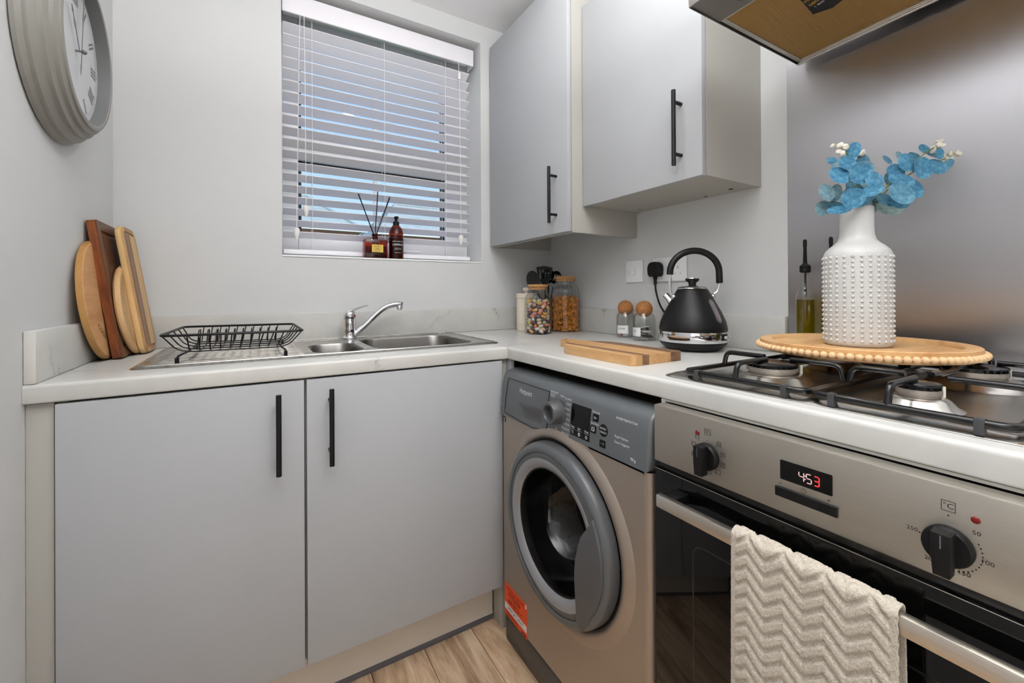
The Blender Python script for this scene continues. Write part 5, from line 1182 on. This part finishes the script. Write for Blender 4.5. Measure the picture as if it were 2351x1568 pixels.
ux,uy=-.0920,-.1080; up_=thing('utensil_pot','black utensil pot in the corner behind the ribbed jars','pot',(ux,uy,ZT+.0004)); c=(ux,uy,ZT+.0004)
MB().lathe([(0,0),(.053,0),(.054,.002),(.054,.150),(.0515,.150),(.0505,.006),(0,.005)],40,c).build('pot',M_blkpl,up_)
G_='kitchen utensils in the black pot'
def utensil(name,label,tip,loc0,build):
    t=thing(name,label,'utensil',loc0); b0=Vector(loc0); tp_=Vector(tip); d=(tp_-b0).normalized()
    side=d.cross(Vector((-.7,-.7,.1))).normalized(); nrm=side.cross(d).normalized()
    MB().tube([b0,b0+(tp_-b0)*.72],.0052,8).build('handle',M_blkmat,t)
    build(t,tp_,d,side,nrm)
def blade(out,t,base,d,side,nrm,holes=(),cup=.0,th=.0018,nm='blade'):
    """outline (along,across) filled around its holes, given thickness"""
    b=bmesh.new(); E_=[]
    def lop(P_):
        L=[b.verts.new((p[0],p[1],0)) for p in P_]; return [b.edges.new((L[i],L[(i+1)%len(L)])) for i in range(len(L))]
    E_+=lop(out)
    for h_ in holes: E_+=lop(h_)
    bmesh.ops.triangle_fill(b,edges=E_,use_beauty=True)
    ex=bmesh.ops.extrude_face_region(b,geom=b.faces[:]); 
    for v in ex['geom']:
        if isinstance(v,bmesh.types.BMVert): v.co.z+=th
    for v in b.verts:
        z=v.co.z+cup*((v.co.x)**2+v.co.y**2); v.co=base+d*v.co.x+side*v.co.y+nrm*z
    m=MB(); m._take(b); return m.build(nm,M_blkmat,t,smooth=30)
def ell(cx,cy,a,b,n=20): return [(cx+a*math.cos(2*PI*i/n),cy+b*math.sin(2*PI*i/n)) for i in range(n)]
utensil('cooking_spoon','black cooking spoon tilted left out of the utensil pot',(-.204,-.150,1.178),(-.072,-.100,ZT+.012),lambda t,tp_,d,s,n_:blade(ell(-.04,0,.046,.032,24),t,tp_,d,s,n_,cup=6,nm='bowl'))
def slots(cx,w,h,k,gap): return [[(cx-h,-((k-1)/2)*gap+i*gap-w),(cx+h,-((k-1)/2)*gap+i*gap-w),(cx+h,-((k-1)/2)*gap+i*gap+w),(cx-h,-((k-1)/2)*gap+i*gap+w)] for i in range(k)]
utensil('slotted_turner','black slotted turner, tallest in the utensil pot',(-.108,-.118,1.207),(-.090,-.112,ZT+.012),lambda t,tp_,d,s,n_:blade([(-.085,-.012),(-.055,-.030),(0,-.038),(.004,0),(-.006,.040),(-.055,.030),(-.085,.012)],t,tp_,d,s,n_,slots(-.035,.0032,.022,4,.014)))
utensil('slotted_spoon','black slotted spoon with round holes behind the turner',(-.058,-.085,1.196),(-.094,-.118,ZT+.012),lambda t,tp_,d,s,n_:blade(ell(-.035,0,.040,.030,22),t,tp_,d,s,n_,[ell(-.035+.016*i,.013*j,.005,.004,8) for i in (-1,0,1) for j in (-1,0,1)],cup=5,nm='bowl'))
utensil('pasta_server','black perforated server leaning right in the utensil pot',(-.022,-.105,1.183),(-.100,-.105,ZT+.012),lambda t,tp_,d,s,n_:blade(ell(-.03,0,.036,.028,22),t,tp_,d,s,n_,slots(-.03,.003,.018,4,.011),cup=8,nm='bowl'))
# ================================================================== COOKER HOOD
HT=R(2.6)
ho=thing('cooker_hood','stainless steel cooker hood with amber mesh grease filter above the hob','cooker hood',(-.03,-1.200,1.692),local=True,rot=(-HT,0,0))
ho.rotation_euler=(HT*-1,0,0)
W_=.598
m=MB(); X0,X1=-.458,0.0
m.box(X0,X0+.003,-W_,0,0,.058,.001,1); m.box(X0,X1,-.0012,0,0,.058,.0004,1); m.box(X0,X1,-W_,-W_+.0012,0,.058,.0004,1); m.box(X1-.002,X1,-W_,0,0,.058); m.box(X0,X1,-W_,0,.056,.058)
m.build('casing',M_hood,ho)
MB().box(X0+.003,X0+.108,-W_+.002,-.002,.004,.006).build('lamp_panel',M_hood,ho)
MB().box(X0+.104,-.008,-W_+.05,-.012,.007,.009).build('grease_filter',M_mesh,ho,'amber stained mesh grease filter')
m=MB()
for b in ((X0+.106,-.004,-.014,-.004),(X0+.106,X0+.112,-W_+.05,-.014),(-.016,-.006,-W_+.05,-.014),(X0+.106,-.004,-W_+.045,-W_+.05)): m.box(b[0],b[1],b[2],b[3],.0035,.0085,.0012,1)
m.build('filter_frame',M_hoodl,ho)
m=MB(); m.tube([(-.004,-.002,.001),(-.004,-W_+.002,.001)],.0035,8); m.tube([(-.0115,-.012,.002),(-.0115,-W_+.05,.002)],.0022,8); m.build('rear_trim',M_steel,ho)
l=MB(); l.prism(rrect(X0+.022,X0+.078,-.20,-.068,.014,4),-.006,.004,'z',.003,2); l.build('lamp_cover',glassy('lamp_diffuser',(.82,.82,.80),1.45,.15),ho)
l=MB(); l.box(X0+.102,X0+.140,-.165,-.125,.0015,.0065,.003); l.build('filter_latch',M_upvc,ho)
st=MB(); st.prism([(X0+.195,-.128),(X0+.175,-.205),(X0+.245,-.232),(X0+.268,-.205),(X0+.290,-.150),(X0+.275,-.118)],.0060,.0068,'z'); so=st.build('sticker',M_print_k,ho,'black guarantee sticker')
FH=lambda x,y: frame((x,y,.0057),Vector((-.23,-1,0)),Vector((-1,.23,0)))
def hs(txts,nm,mat):
    t=MB()
    for s_,sz,x,y in txts: t.text(s_,sz,FH(x,y))
    t.build(nm,mat,so,smooth=0)
M_hy=plain('sticker_yellow',(232,178,40),.5)
hs([('FREE',.012,X0+.213,-.140),('0800 032 8936',.0125,X0+.228,-.165)],'sticker_lettering',M_hy)
hs([('& GUARANTEE',.011,X0+.207,-.182),('1 800 818 530',.0095,X0+.245,-.158),('ZANUSSI',.0085,X0+.244,-.212)],'sticker_lettering',M_print_w)
ch=MB(); ch.prism([(X0+.10,.058),(-.0,.058),(-.0,.22),(-.22,.22)],-W_+.14,-.14,'y'); ch.build('canopy',M_hood,ho); MB().box(-.22,0,-W_+.19,-.19,.22,.64).build('chimney',M_hood,ho)
